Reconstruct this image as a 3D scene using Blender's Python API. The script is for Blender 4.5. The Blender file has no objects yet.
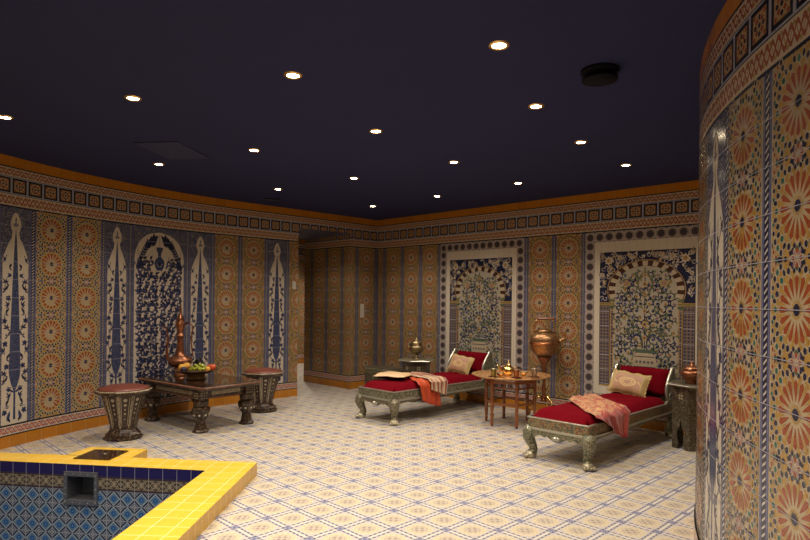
import bpy, bmesh, math, random
from mathutils import Vector, Matrix
C = bpy.context.scene.collection
SC = bpy.context.scene
random.seed(7)
PI = math.pi
S = 0.34                      # pitch of one star rosette on the walls, metres
EYE = 4.19 * S
CEIL = 8.03 * S
sin, cos = math.sin, math.cos

# ---------------------------------------------------------------- node helper
class E:
    def __init__(self, nt, s): self.nt, self.s = nt, s
    def _m(self, op, *a, clamp=False):
        n = self.nt.nodes.new('ShaderNodeMath'); n.operation = op; n.use_clamp = clamp
        for i, v in enumerate(a):
            if isinstance(v, E): self.nt.links.new(v.s, n.inputs[i])
            else: n.inputs[i].default_value = float(v)
        return E(self.nt, n.outputs[0])
    def __add__(s, o): return s._m('ADD', s, o)
    __radd__ = __add__
    def __sub__(s, o): return s._m('SUBTRACT', s, o)
    def __rsub__(s, o): return s._m('SUBTRACT', o, s)
    def __mul__(s, o): return s._m('MULTIPLY', s, o)
    __rmul__ = __mul__
    def __truediv__(s, o): return s._m('DIVIDE', s, o)
    def __neg__(s): return s._m('MULTIPLY', s, -1)
    def abs(s): return s._m('ABSOLUTE', s)
    def frac(s): return s._m('FRACT', s)
    def floor(s): return s._m('FLOOR', s)
    def sin(s): return s._m('SINE', s)
    def cos(s): return s._m('COSINE', s)
    def sqrt(s): return s._m('SQRT', s)
    def lt(s, v): return s._m('LESS_THAN', s, v)
    def gt(s, v): return s._m('GREATER_THAN', s, v)
    def max(s, o): return s._m('MAXIMUM', s, o)
    def min(s, o): return s._m('MINIMUM', s, o)
    def atan2(s, o): return s._m('ARCTAN2', s, o)
    def mod(s, v): return s._m('FLOORED_MODULO', s, v)
    def both(s, o): return s._m('MULTIPLY', s, o)

MATS = {}
def rgb(c): return (c[0], c[1], c[2], 1.0)
class M:
    """a node material: .p is the principled node"""
    def __init__(self, name, rough=.4, metal=0., spec=.5, coat=0.):
        self.m = bpy.data.materials.new(name); self.m.use_nodes = True
        self.nt = self.m.node_tree; self.p = self.nt.nodes['Principled BSDF']
        self.p.inputs['Roughness'].default_value = rough
        self.p.inputs['Metallic'].default_value = metal
        self.p.inputs['Specular IOR Level'].default_value = spec
        if coat: self.p.inputs['Coat Weight'].default_value = coat; self.p.inputs['Coat Roughness'].default_value = .12
        MATS[name] = self
    def new(self, t): return self.nt.nodes.new(t)
    def link(self, a, b): self.nt.links.new(a, b)
    def coords(self, kind='UV', scale=None):
        tc = self.new('ShaderNodeTexCoord'); v = tc.outputs[kind]
        self.vec = v
        sp = self.new('ShaderNodeSeparateXYZ'); self.link(v, sp.inputs[0])
        return [E(self.nt, sp.outputs[i]) for i in range(3)]
    def noise(self, scale, detail=3., kind='Object', dist=0.):
        tc = self.new('ShaderNodeTexCoord'); n = self.new('ShaderNodeTexNoise')
        n.inputs['Scale'].default_value = scale; n.inputs['Detail'].default_value = detail
        n.inputs['Distortion'].default_value = dist
        self.link(tc.outputs[kind], n.inputs['Vector']); return E(self.nt, n.outputs[0])
    def voronoi(self, scale, kind='Object', out='Color', feature='F1'):
        tc = self.new('ShaderNodeTexCoord'); n = self.new('ShaderNodeTexVoronoi'); n.feature = feature
        n.inputs['Scale'].default_value = scale
        self.link(tc.outputs[kind], n.inputs['Vector'])
        if out == 'Color':
            sp = self.new('ShaderNodeSeparateColor'); self.link(n.outputs['Color'], sp.inputs[0])
            return [E(self.nt, sp.outputs[i]) for i in range(3)]
        return E(self.nt, n.outputs[out])
    def mix(self, f, a, b):
        n = self.new('ShaderNodeMix'); n.data_type = 'RGBA'
        if isinstance(f, E): self.link(f.s, n.inputs[0])
        else: n.inputs[0].default_value = f
        for v, i in ((a, 6), (b, 7)):
            if isinstance(v, tuple): n.inputs[i].default_value = rgb(v)
            else: self.link(v, n.inputs[i])
        return n.outputs[2]
    def color(self, c):
        if isinstance(c, tuple): self.p.inputs['Base Color'].default_value = rgb(c)
        else: self.link(c, self.p.inputs['Base Color'])
        return self
    def rough(self, e): self.link(e.s, self.p.inputs['Roughness'])
    def bump(self, e, strength=.3, dist=.01):
        b = self.new('ShaderNodeBump'); b.inputs['Strength'].default_value = strength
        b.inputs['Distance'].default_value = dist
        self.link(e.s, b.inputs['Height']); self.link(b.outputs[0], self.p.inputs['Normal'])
        return self

NAVY = (.014, .018, .050); BLUE = (.030, .044, .118); LAV = (.105, .12, .235)
CREAM = (.56, .50, .41); BEIGE = (.42, .35, .25); YEL = (.37, .225, .06)
RED = (.27, .060, .022); GREEN = (.02, .105, .085); BLACK = (.012, .012, .02)
ORANGE = (.43, .165, .012)

def glaze(name, col, rough=.11, vary=.22):
    """one glazed tile colour, hand-painted unevenness and slightly wavy glaze"""
    m = M(name, rough=rough)
    n = m.noise(38., 2.)
    m.color(m.mix(n, tuple(c * (1 - vary) for c in col), tuple(min(1, c * (1 + vary)) for c in col)))
    m.bump(m.noise(170., 2.), .30, .006)
    return m
for nm, c in (('glaze_navy', NAVY), ('glaze_blue', BLUE), ('glaze_lavender', LAV), ('glaze_cream', CREAM),
              ('glaze_beige', BEIGE), ('glaze_yellow', YEL), ('glaze_red', RED), ('glaze_green', GREEN),
              ('glaze_black', BLACK), ('glaze_brown', (.055, .022, .014)), ('glaze_olive', (.13, .135, .055)),
              ('glaze_mauve', (.30, .19, .20)), ('glaze_sage', (.065, .11, .075)), ('glaze_ochre', (.36, .225, .075))):
    glaze(nm, c)
glaze('glaze_ivory', (.54, .48, .39), vary=.06)
glaze('glaze_straw', (.40, .32, .205))
glaze('glaze_field', (.35, .32, .255), vary=.12)
# cypress blue: brushed blue strokes
m = M('glaze_cypress', rough=.18); u, v, _ = m.coords()
n = m.noise(90., 3., dist=.6)
m.color(m.mix(n.gt(.50), (.026, .036, .09), (.065, .085, .17)))
# blue ground with scroll work (spandrels of the cypress and arch panels)
m = M('glaze_scroll', rough=.18)
w = m.noise(30., 2., dist=1.6)
m.color(m.mix(((w - .5).abs()).lt(.028), (.05, .06, .12), (.25, .24, .25)))

# orange plinth / cornice tile with grout
def tile_mat(name, col, grout, pu, pv, rough=.2, gw=.03, vary=.16, u0=0., v0=0., kind='UV', rot=0.):
    m = M(name, rough=rough); u, v, _ = m.coords(kind)
    if rot:
        u, v = u * cos(rot) + v * sin(rot), v * cos(rot) - u * sin(rot)
    a = (u - u0) / pu; b = (v - v0) / pv
    fa = (a.frac() - .5).abs(); fb = (b.frac() - .5).abs()
    g = fa.max(fb).gt(.5 - gw)
    rnd = ((a.floor() * 12.99 + b.floor() * 78.2).sin() * 43758.5).frac()
    n = m.noise(25., 2.)
    k = n * .6 + rnd * .4
    c = m.mix(k, tuple(x * (1 - vary) for x in col), tuple(min(1, x * (1 + vary)) for x in col))
    m.color(m.mix(g, c, grout)); m.bump(m.noise(45., 1.), .06, .01)
    return m
tile_mat('orange_tile', ORANGE, (.42, .25, .08), .5, 50., gw=.015, v0=-4)
tile_mat('ivory_tile', (.58, .53, .44), (.40, .36, .31), .25, 50., gw=.02, vary=.05, v0=-4)
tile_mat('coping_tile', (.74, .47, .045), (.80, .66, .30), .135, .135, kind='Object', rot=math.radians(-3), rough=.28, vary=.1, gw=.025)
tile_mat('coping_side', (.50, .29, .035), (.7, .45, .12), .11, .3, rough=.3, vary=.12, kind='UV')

# red and cream braid band  (u in S units, v 0..1)
def braid(name, k, ground, c1, c2):
    m = M(name, rough=.16); u, v, _ = m.coords()
    a = (u * k).frac()
    w1 = (v - .5 - (u * k * PI).sin() * .26).abs()
    w2 = (v - .5 + (u * k * PI).sin() * .26).abs()
    w3 = (v - .5 - (u * k * PI).cos() * .30).abs()
    c = m.mix(w3.lt(.07), ground, c2)
    c = m.mix(w1.lt(.10), c, c1); c = m.mix(w2.lt(.085), c, c1)
    c = m.mix(((v - .5).abs()).gt(.36), c, ground)
    c = m.mix(((v - .5).abs()).gt(.455), c, NAVY)
    m.color(c); m.bump(m.noise(170., 2.), .30, .006); return m
braid('braid_red', 8., (.50, .41, .31), (.27, .075, .035), (.30, .22, .07))
braid('braid_base', 8., (.50, .42, .34), (.36, .075, .035), (.14, .15, .26))
# frieze of framed squares
m = M('frieze_square', rough=.15); u, v, _ = m.coords()
a = ((u / .5).frac() - .5); aa = a.abs(); vv = (v - .5); va = vv.abs()
c = m.mix(aa.max(va).lt(.44), (.30, .31, .40), BLACK)
c = m.mix(aa.max(va).lt(.335), c, (.25, .13, .04))
c = m.mix(aa.max(va).lt(.305), c, (.38, .27, .14))
fu = ((a + .5) * 5.45 + .0).frac() - .5
for (px, py, r, col) in ((0, 0, .055, NAVY), (.2, 0, .055, NAVY), (-.2, 0, .055, NAVY), (0, .2, .055, NAVY), (0, -.2, .055, NAVY),
                         (.13, .13, .06, RED), (-.13, .13, .06, RED), (.13, -.13, .06, RED), (-.13, -.13, .06, RED),
                         (.25, .25, .05, RED), (-.25, .25, .05, RED), (.25, -.25, .05, RED), (-.25, -.25, .05, RED)):
    d = (a - px).abs() + (vv - py).abs()
    c = m.mix(d.lt(r * 1.35), c, col)
m.color(c); m.bump(m.noise(170., 2.), .30, .006)
# blue strip with a braided cord (u centred on the strip)
m = M('cord_strip', rough=.16); u, v, _ = m.coords()
c = m.mix((u.abs()).lt(.055), LAV, NAVY)
sl = ((v * 12. + u * 9.).frac() - .3).abs().lt(.17)
c = m.mix(sl.both((u.abs()).lt(.036)), c, (.50, .47, .43))
c = m.mix((u.abs()).gt(.092), c, (.05, .06, .16))
m.color(c); m.bump(m.noise(170., 2.), .30, .006)
# octagon border
m = M('octagon_border', rough=.18); u, v, _ = m.coords()
a = ((u / .355).frac() - .5); b = ((v / .355).frac() - .5)
aa = a.abs(); ba = b.abs(); r = (a * a + b * b).sqrt(); o = aa.max(ba).max((aa + ba) * .72)
c = m.mix((o - .41).abs().lt(.03), (.40, .34, .27), (.13, .12, .20))
c = m.mix(o.lt(.33), c, (.045, .035, .045))
c = m.mix((aa + ba).gt(.86), c, (.10, .12, .24))
c = m.mix(((r - .17).abs()).lt(.02), c, (.12, .09, .08))
m.color(c)
# small blue / brown check of the picture columns
m = M('column_check', rough=.18); u, v, _ = m.coords()
a = (u * 9.).frac() - .5; b = (v * 9.).frac() - .5
c = m.mix((a.abs() + b.abs()).lt(.34), (.13, .105, .11), (.035, .04, .09))
c = m.mix(a.abs().max(b.abs()).gt(.45), c, (.23, .17, .10))
c = m.mix(((v * 2.).frac()).lt(.03), c, (.42, .42, .5))
m.color(c)

# floor: 45 degree tiles, medallions and blue dashes along the joints
FT = .232
m = M('floor_tile', rough=.42); x, y, _ = m.coords('Object')
r2 = math.sqrt(.5)
a = ((x - .269) * r2 + (y - 3.725) * r2) / FT
b = ((y - 3.725) * r2 - (x - .269) * r2) / FT
fa = a.frac(); fb = b.frac(); ca = fa - .5; cb = fb - .5
r = (ca * ca + cb * cb).sqrt(); th = cb.atan2(ca)
ea = (ca.abs() - .5).abs(); eb = (cb.abs() - .5).abs()       # distance to the joints
base = (.52, .46, .40)
c = m.mix(m.noise(90., 2.), (.38, .355, .36), (.54, .50, .45))
ring = r + (th * 8.).cos() * .016
c = m.mix(ring.lt(.37), c, (.56, .50, .36))
c = m.mix(ring.lt(.34), c, (.49, .415, .28))
dots = ((th * 12.).sin()).gt(.3).both((r - .285).abs().lt(.022))
c = m.mix(dots, c, (.57, .52, .42))
c = m.mix(r.lt(.225), c, (.43, .385, .31))
q = ((ca + cb) * 15.).sin() * ((ca - cb) * 15.).sin()
c = m.mix(q.abs().gt(.55).both(r.lt(.21)), c, (.27, .21, .19))
# blue wash and dashes beside joints
for e, f in ((ea, cb), (eb, ca)):
    c = m.mix(e.lt(.105), c, (.36, .355, .395))
    dash = ((f * 6. + .0).frac() - .5).abs().lt(.30)
    c = m.mix(dash.both((e - .078).abs().lt(.025)), c, (.06, .065, .13))
    c = m.mix(e.lt(.03), c, (.60, .55, .46))
k = ea + eb
c = m.mix(ea.max(eb).lt(.13).both((ea - eb).abs().gt(.045)), c, (.21, .22, .31))
c = m.mix(k.lt(.07), c, (.11, .13, .27))
m.color(c)
# pool tiles
m = M('pool_tile', rough=.18); u, v, _ = m.coords()
a = u.frac() - .5; b = v.frac() - .5; d = a.abs() + b.abs(); mx = a.abs().max(b.abs())
c = m.mix(d.lt(.42), (.035, .05, .10), (.105, .19, .31))
c = m.mix((d - .44).abs().lt(.03), c, (.42, .50, .52))
c = m.mix((d - .70).abs().lt(.03), c, (.35, .38, .42))
c = m.mix((d - .85).abs().lt(.03), c, (.35, .38, .42))
c = m.mix((a * a + b * b).sqrt().lt(.17), c, (.02, .09, .30))
c = m.mix((a * a + b * b).sqrt().lt(.06), c, (.10, .25, .42))
c = m.mix(mx.gt(.485), c, (.40, .42, .46))
m.color(c)
m = M('pool_navy', rough=.15); u, v, _ = m.coords()
a = (u.frac() - .5).abs()
m.color(m.mix(a.gt(.485), (.018, .014, .10), (.34, .34, .42)))
m = M('pool_border', rough=.25); u, v, _ = m.coords()
a = ((u * 1.).frac() - .5).abs(); b = (v - .5).abs(); d = a + b * .9
c = m.mix((d - .30).abs().lt(.05), (.20, .165, .11), (.04, .03, .03)); c = m.mix((((a - .5) * (a - .5) + b * b).sqrt() - .2).abs().lt(.05), c, (.04, .03, .03))
c = m.mix((a * 1.6 + b).lt(.14), c, (.34, .29, .21)); c = m.mix(((a * 9.).sin() * .18 - b).abs().lt(.035), c, (.33, .28, .20))
c = m.mix((v - .5).abs().gt(.36), c, (.045, .03, .05)); c = m.mix((u.frac() - .5).abs().gt(.485), c, (.4, .38, .36))
m.color(c)

def plain(name, col, rough=.5, metal=0., vary=.15, scale=20., bump=0., spec=.5):
    m = M(name, rough=rough, metal=metal, spec=spec)
    n = m.noise(scale, 4.)
    m.color(m.mix(n, tuple(c * (1 - vary) for c in col), tuple(min(1, c * (1 + vary)) for c in col)))
    if bump: m.bump(m.noise(scale * 3, 3.), bump, .01)
    return m
plain('ceiling_paint', (.027, .030, .082), .95, scale=3., vary=.06, spec=.1)
plain('soffit_paint', (.030, .028, .065), .7, scale=3., vary=.05)
plain('hatch_paint', (.036, .038, .088), .8, scale=3., vary=.05, spec=.15)
plain('dark_plastic', (.006, .006, .010), .8, spec=.1)
plain('white_plastic', (.55, .52, .46), .4, vary=.03)
plain('steel', (.20, .21, .24), .42, .7, scale=60.)
plain('steel_dark', (.06, .065, .08), .5, .4)
plain('gold_ring', (.75, .5, .2), .25, 1.)
# woods
def wood(name, col, col2, rough=.35, scale=30.):
    m = M(name, rough=rough, coat=.3); n = m.noise(scale, 5., dist=1.5)
    m.color(m.mix(n, col, col2)); m.bump(m.noise(scale * 2, 3.), .15, .01); return m
wood('dark_wood', (.020, .008, .005), (.055, .020, .010))
wood('mid_wood', (.14, .045, .018), (.24, .085, .035))
wood('leg_wood', (.16, .045, .012), (.30, .10, .03))
m = M('glossy_top', rough=.07, coat=.6); n = m.noise(12., 5., dist=1.)
m.color(m.mix(n, (.018, .009, .006), (.05, .022, .013)))
# inlaid shell and bone work
def inlay(name, cols, scale, rough=.3, metal=.25, line=(.06, .05, .03), lw=.06, bump=.35):
    m = M(name, rough=rough, metal=metal)
    a, b, c3 = m.voronoi(scale)
    c = m.mix(a.gt(.5), cols[0], cols[1]); c = m.mix(b.gt(.72), c, cols[2]); c = m.mix(c3.gt(.82), c, cols[3])
    d = m.voronoi(scale, out='Distance', feature='DISTANCE_TO_EDGE')
    c = m.mix(d.lt(lw), c, line)
    m.color(c); m.bump(d, bump, .006); return m
inlay('shell_inlay', ((.29, .27, .18), (.20, .22, .15), (.36, .33, .24), (.10, .09, .055)), 70., line=(.07, .06, .035))
inlay('painted_inlay', ((.33, .23, .10), (.29, .24, .13), (.08, .12, .11), (.30, .085, .035)), 62., metal=.1, line=(.10, .08, .04))
inlay('leg_inlay_grey', ((.23, .205, .14), (.18, .165, .11), (.29, .26, .18), (.08, .07, .045)), 85., line=(.06, .05, .03))
inlay('leg_inlay', ((.25, .235, .15), (.18, .20, .135), (.33, .30, .20), (.055, .065, .04)), 85., line=(.10, .10, .07))
inlay('carved_dark', ((.026, .012, .007), (.045, .02, .011), (.065, .033, .018), (.17, .13, .085)), 75., metal=0., line=(.008, .005, .003))
inlay('carved_grey', ((.075, .06, .04), (.10, .08, .055), (.13, .11, .075), (.20, .17, .12)), 70., metal=.15, line=(.02, .015, .01))
inlay('bone_inlay', ((.42, .36, .24), (.36, .30, .20), (.50, .44, .30), (.16, .10, .06)), 110., metal=0.)
inlay('engraved_copper', ((.40, .16, .08), (.33, .13, .06), (.50, .24, .12), (.22, .10, .06)), 90., .28, .85, (.15, .05, .03))
inlay('engraved_brass', ((.42, .25, .12), (.36, .2, .09), (.52, .33, .17), (.30, .12, .06)), 75., .3, .8, (.14, .07, .03))
inlay('urn_brass', ((.42, .33, .18), (.33, .26, .14), (.5, .4, .24), (.2, .12, .06)), 80., .28, .9, (.12, .08, .04))
plain('silver_trim', (.50, .49, .42), .3, .75, scale=90., vary=.25)
plain('paw_silver', (.42, .38, .27), .38, .5, scale=70., vary=.3)
plain('copper', (.48, .20, .10), .2, 1., scale=40.)
plain('brass', (.72, .47, .18), .22, 1., scale=40.)
plain('bronze', (.26, .17, .09), .3, .9)
plain('bone', (.46, .40, .28), .4, scale=80., vary=.25)
plain('pewter', (.28, .25, .24), .3, .9, scale=60.)
plain('olive_glass', (.17, .15, .05), .2, .6, scale=60., vary=.3)
m = M('tray_metal', rough=.36, metal=.7); x, y, _ = m.coords('Object')
r = (x * x + y * y).sqrt(); th = y.atan2(x)
pt = ((r * 110.).sin() * .5 + ((th * 24.).sin() * (r * 60.).cos()) * .5)
c = m.mix(pt.gt(.2), (.72, .42, .19), (.52, .26, .11)); m.color(c); m.bump(pt, .2, .004)
# velvet
def velvet(name, col, k=1.):
    m = M(name, rough=.9, spec=.04); n = m.noise(14., 3.)
    m.color(m.mix(n, tuple(c * .75 for c in col), col))
    m.p.inputs['Sheen Weight'].default_value = .04 * k; m.p.inputs['Sheen Roughness'].default_value = .4
    m.p.inputs['Sheen Tint'].default_value = rgb(tuple(min(1, c * 2.5) for c in col))
    m.bump(m.noise(9., 3.), .35, .03); return m
velvet('red_velvet', (.145, .002, .008)); velvet('dark_velvet', (.045, .004, .006), .4)
m = M('leather_red', rough=.38); n = m.noise(18., 5., dist=.5)
m.color(m.mix(n, (.09, .018, .012), (.23, .065, .042))); m.bump(m.noise(50., 3.), .3, .01)
# embroidered gold pillow, medallion in the middle (UV -1..1)
def pillow(name, field, edge, gold):
    m = M(name, rough=.5); u, v, _ = m.coords()
    r = (u * u * 5.5 + v * v * 7.).sqrt(); th = v.atan2(u)
    c = m.mix(u.abs().max(v.abs()).gt(.72), field, edge)
    c = m.mix((r - .95).abs().lt(.09), c, gold); c = m.mix((r - .55).abs().lt(.06), c, gold)
    c = m.mix(((th * 12.).sin()).gt(.2).both((r - .75).abs().lt(.07)), c, gold)
    sw = ((u * 14.).sin() * .13 - v).abs()
    c = m.mix(sw.lt(.045).both(u.abs().gt(.5)).both(u.abs().lt(.75)), c, gold)
    m.color(c); m.p.inputs['Sheen Weight'].default_value = .4; m.bump(m.noise(60., 3.), .2, .01); return m
pillow('pillow_satin', (.37, .19, .11), (.43, .30, .12), (.58, .42, .17))
plain('gold_fringe', (.48, .33, .12), .6, scale=80., vary=.25, bump=.3)
plain('gold_satin', (.55, .38, .21), .5, scale=12., vary=.15, bump=.2)
# throws
m = M('striped_silk', rough=.5); u, v, _ = m.coords(); a = (u * 4.).frac()
c = m.mix(a.lt(.3), (.30, .03, .02), (.46, .36, .22)); c = m.mix((a - .5).abs().lt(.06), c, (.08, .05, .05))
c = m.mix((a - .7).abs().lt(.07), c, (.45, .22, .06)); c = m.mix((a - .88).abs().lt(.05), c, (.62, .55, .42))
m.color(c); m.p.inputs['Sheen Weight'].default_value = .3
m = M('orange_silk', rough=.45); u, v, _ = m.coords(); n = m.noise(7., 3., dist=1.)
c = m.mix(n, (.34, .025, .008), (.55, .095, .015)); c = m.mix((u * 5.).frac().lt(.16), c, (.42, .03, .02)); m.color(c)
m.p.inputs['Sheen Weight'].default_value = .05; m.bump(m.noise(40., 3.), .2, .01)
m = M('flower_silk', rough=.5); u, v, _ = m.coords(); n = m.noise(10., 2., dist=1.5)
c = m.mix(v.gt(.55), (.50, .32, .13), (.38, .06, .05))
c = m.mix((n - .60).abs().lt(.075), c, (.30, .025, .02)); c = m.mix((n - .42).abs().lt(.03), c, (.36, .05, .03)); c = m.mix(v.gt(.93), c, (.30, .02, .02)); m.color(c)
m.p.inputs['Sheen Weight'].default_value = .3
# fruit
plain('grape_green', (.30, .33, .035), .25, scale=8.); plain('grape_black', (.012, .010, .022), .3)
plain('plum', (.02, .018, .05), .3); plain('peach', (.62, .33, .05), .5, scale=10., vary=.4)
plain('apple', (.55, .09, .03), .3, scale=8., vary=.5); plain('stem', (.10, .06, .02), .7)
m = M('lamp_glow'); m.p.inputs['Emission Color'].default_value = (1, .78, .5, 1)
m.p.inputs['Emission Strength'].default_value = 60.; m.color((.9, .8, .6))
def mat(n): return MATS[n].m
# ---------------------------------------------------------------- mesh helper
class MB:
    def __init__(self): self.v = []; self.f = []; self.fm = []; self.uv = []; self.sm = []; self.mats = []
    def mi(self, m):
        if m not in self.mats: self.mats.append(m)
        return self.mats.index(m)
    def face(self, pts, m, uvs=None, smooth=False):
        i = len(self.v); self.v += [tuple(p) for p in pts]
        self.f.append(tuple(range(i, i + len(pts)))); self.fm.append(self.mi(m)); self.sm.append(smooth)
        self.uv.append(uvs or [(0, 0)] * len(pts))
    def grid(self, P, m, uv=None, smooth=True, closed_u=False, closed_v=False, flip=False):
        """P[i][j] points"""
        n, k = len(P), len(P[0]); b = len(self.v); mi = self.mi(m)
        for row in P: self.v += [tuple(p) for p in row]
        for i in range(n - (0 if closed_u else 1)):
            for j in range(k - (0 if closed_v else 1)):
                i2, j2 = (i + 1) % n, (j + 1) % k
                q = [b + i * k + j, b + i2 * k + j, b + i2 * k + j2, b + i * k + j2]
                if flip: q.reverse()
                self.f.append(tuple(q)); self.fm.append(mi); self.sm.append(smooth)
                w = [(i / max(1, n - 1), j / max(1, k - 1)), ((i + 1) / max(1, n - 1), j / max(1, k - 1)),
                     ((i + 1) / max(1, n - 1), (j + 1) / max(1, k - 1)), (i / max(1, n - 1), (j + 1) / max(1, k - 1))]
                if uv: w = [uv(*t) for t in w]
                if flip: w.reverse()
                self.uv.append(w)
        return b
    def lathe(self, prof, m, c=(0, 0, 0), n=28, cap=True, sx=1., sy=1., smooth=True, flat_n=0, lobes=0, lobe=0., rot=0.):
        """prof: list of (r, z)"""
        N = flat_n or n
        P = []
        for r, z in prof:
            row = []
            for j in range(N):
                t = 2 * PI * j / N + rot; rr = r * (1 + lobe * cos(lobes * t)) if lobes else r
                row.append((c[0] + rr * cos(t) * sx, c[1] + rr * sin(t) * sy, c[2] + z))
            P.append(row)
        self.grid(P, m, closed_v=True, smooth=smooth and not flat_n, flip=True)
        if cap:
            if prof[0][0] > 1e-4: self.face(list(reversed(P[0])), m)
            if prof[-1][0] > 1e-4: self.face(P[-1], m)
        return self
    def tube(self, pts, r, m, n=10, smooth=True, caps=True, flat=1.):
        """r number or list"""
        pts = [Vector(p) for p in pts]; k = len(pts)
        rs = r if isinstance(r, (list, tuple)) else [r] * k
        P = []; up = None
        for i, p in enumerate(pts):
            t = (pts[min(i + 1, k - 1)] - pts[max(i - 1, 0)]).normalized()
            if up is None:
                a = Vector((0, 0, 1)) if abs(t.z) < .9 else Vector((1, 0, 0))
                up = (a - t * a.dot(t)).normalized()
            else: up = (up - t * up.dot(t)).normalized()
            s = t.cross(up)
            P.append([tuple(p + (up * cos(2 * PI * j / n) * flat + s * sin(2 * PI * j / n)) * rs[i]) for j in range(n)])
        self.grid(P, m, closed_v=True, smooth=smooth)
        if caps: self.face(list(reversed(P[0])), m); self.face(P[-1], m)
        return self
    def box(self, c, s, m, rz=0., bev=0., uvscale=None):
        bm = bmesh.new(); bmesh.ops.create_cube(bm, size=1)
        for v in bm.verts: v.co = Vector((v.co.x * s[0], v.co.y * s[1], v.co.z * s[2]))
        if bev: bmesh.ops.bevel(bm, geom=bm.edges[:], offset=bev, segments=2, profile=.5, affect='EDGES')
        R = Matrix.Rotation(rz, 3, 'Z')
        for f in bm.faces: self.face([R @ v.co + Vector(c) for v in f.verts], m, smooth=False)
        bm.free(); return self
    def prism(self, poly, h0, h1, m, axis='z', smooth=False, msides=None):
        """extrude a 2D polygon; axis z: (x,y), axis y: (x,z), axis x: (y,z)"""
        def p3(p, h): return {'z': (p[0], p[1], h), 'y': (p[0], h, p[1]), 'x': (h, p[0], p[1])}[axis]
        A = [p3(p, h0) for p in poly]; B = [p3(p, h1) for p in poly]
        self.face(list(reversed(A)), m); self.face(B, m); n = len(poly)
        for i in range(n):
            self.face([A[i], A[(i + 1) % n], B[(i + 1) % n], B[i]], msides or m, smooth=smooth)
        return self
    def move(self, mtx):
        self.v = [tuple(mtx @ Vector(p)) for p in self.v]; return self
    def ball(self, c, r, m, n=14, k=9, sz=1.):
        return self.lathe([(max(1e-5, r * sin(PI * i / k)), -r * sz * cos(PI * i / k)) for i in range(k + 1)], m, c, n, cap=False)
    def build(self, name, parent=None, kind=None, weld=True):
        me = bpy.data.meshes.new(name); me.from_pydata(self.v, [], self.f)
        for m in self.mats: me.materials.append(mat(m))
        me.polygons.foreach_set('material_index', self.fm); me.polygons.foreach_set('use_smooth', self.sm)
        l = me.uv_layers.new(name='UVMap'); flat = [c for f in self.uv for p in f for c in p]
        l.data.foreach_set('uv', flat)
        me.update()
        if weld:
            bm = bmesh.new(); bm.from_mesh(me); bmesh.ops.remove_doubles(bm, verts=bm.verts, dist=1e-5)
            bmesh.ops.recalc_face_normals(bm, faces=bm.faces); bm.to_mesh(me); bm.free()
        o = bpy.data.objects.new(name, me); C.objects.link(o)
        if parent: o.parent = parent
        if kind: o['kind'] = kind
        return o
def tag(o, label, cat, group=None):
    o['label'] = label; o['category'] = cat
    if group: o['group'] = group
    return o
def thing(name, label, cat, loc=(0, 0, 0), rz=0., group=None):
    o = bpy.data.objects.new(name, None); C.objects.link(o); o.empty_display_size = .1
    o.location = loc; o.rotation_euler = (0, 0, rz); return tag(o, label, cat, group)
def dup(root, loc, rz, label=None):
    r = root.copy(); C.objects.link(r); r.location = loc; r.rotation_euler = (0, 0, rz)
    if label: r['label'] = label
    for ch in list(root.children):
        c = ch.copy(); C.objects.link(c); c.parent = r
        for g in list(ch.children):
            d = g.copy(); C.objects.link(d); d.parent = c
    return r

# ---------------------------------------------------------------- wall paths (plan curves, s in metres)
C0 = (-.46, 9.9)                                   # inner corner of the room
A0 = math.radians(44.8)
def path_left(s):
    if s <= 2.5: return (C0[0] - s * cos(A0), C0[1] - s * sin(A0))
    p = (C0[0] - 2.5 * cos(A0), C0[1] - 2.5 * sin(A0)); R = 5.67
    s2 = min(s, 6.3); t = (s2 - 2.5) / R
    q = (p[0] - R * (sin(A0 + t) - sin(A0)), p[1] + R * (cos(A0 + t) - cos(A0)))
    e = s - s2; return (q[0] - e * cos(A0 + t), q[1] - e * sin(A0 + t))
BA = math.radians(-44.7)
def path_back(s): return (C0[0] + s * cos(BA), C0[1] + s * sin(BA))
SEGS = [(4.1, math.radians(7), math.radians(34)), (1.5, math.radians(34), math.radians(90))]
def path_right(s):
    a0 = math.radians(7)
    if s < 0: return (1.297 + s * sin(a0), 2.15 + s * cos(a0))
    x, y = 1.297, 2.15
    for R, a, b in SEGS:
        L = R * (b - a); t = min(s, L) / R
        x += R * (cos(a) - cos(a + t)); y += R * (sin(a + t) - sin(a)); s -= L
        if s <= 0: return (x, y)
    return (x + s, y)
PC = path_left(1.7 * S)                            # outer corner of the passage
PA = math.radians(134.8)
def path_pass(s): return (PC[0] + s * cos(PA), PC[1] + s * sin(PA))
FAR0 = (-2.3, 13.2)
def path_far(s): return (FAR0[0] + s * cos(A0), FAR0[1] + s * sin(A0))
def nrm(path, s, side):
    a, b = path(s - .002), path(s + .002); dx, dy = b[0] - a[0], b[1] - a[1]; l = math.hypot(dx, dy)
    return (-dy / l * side, dx / l * side)

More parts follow.
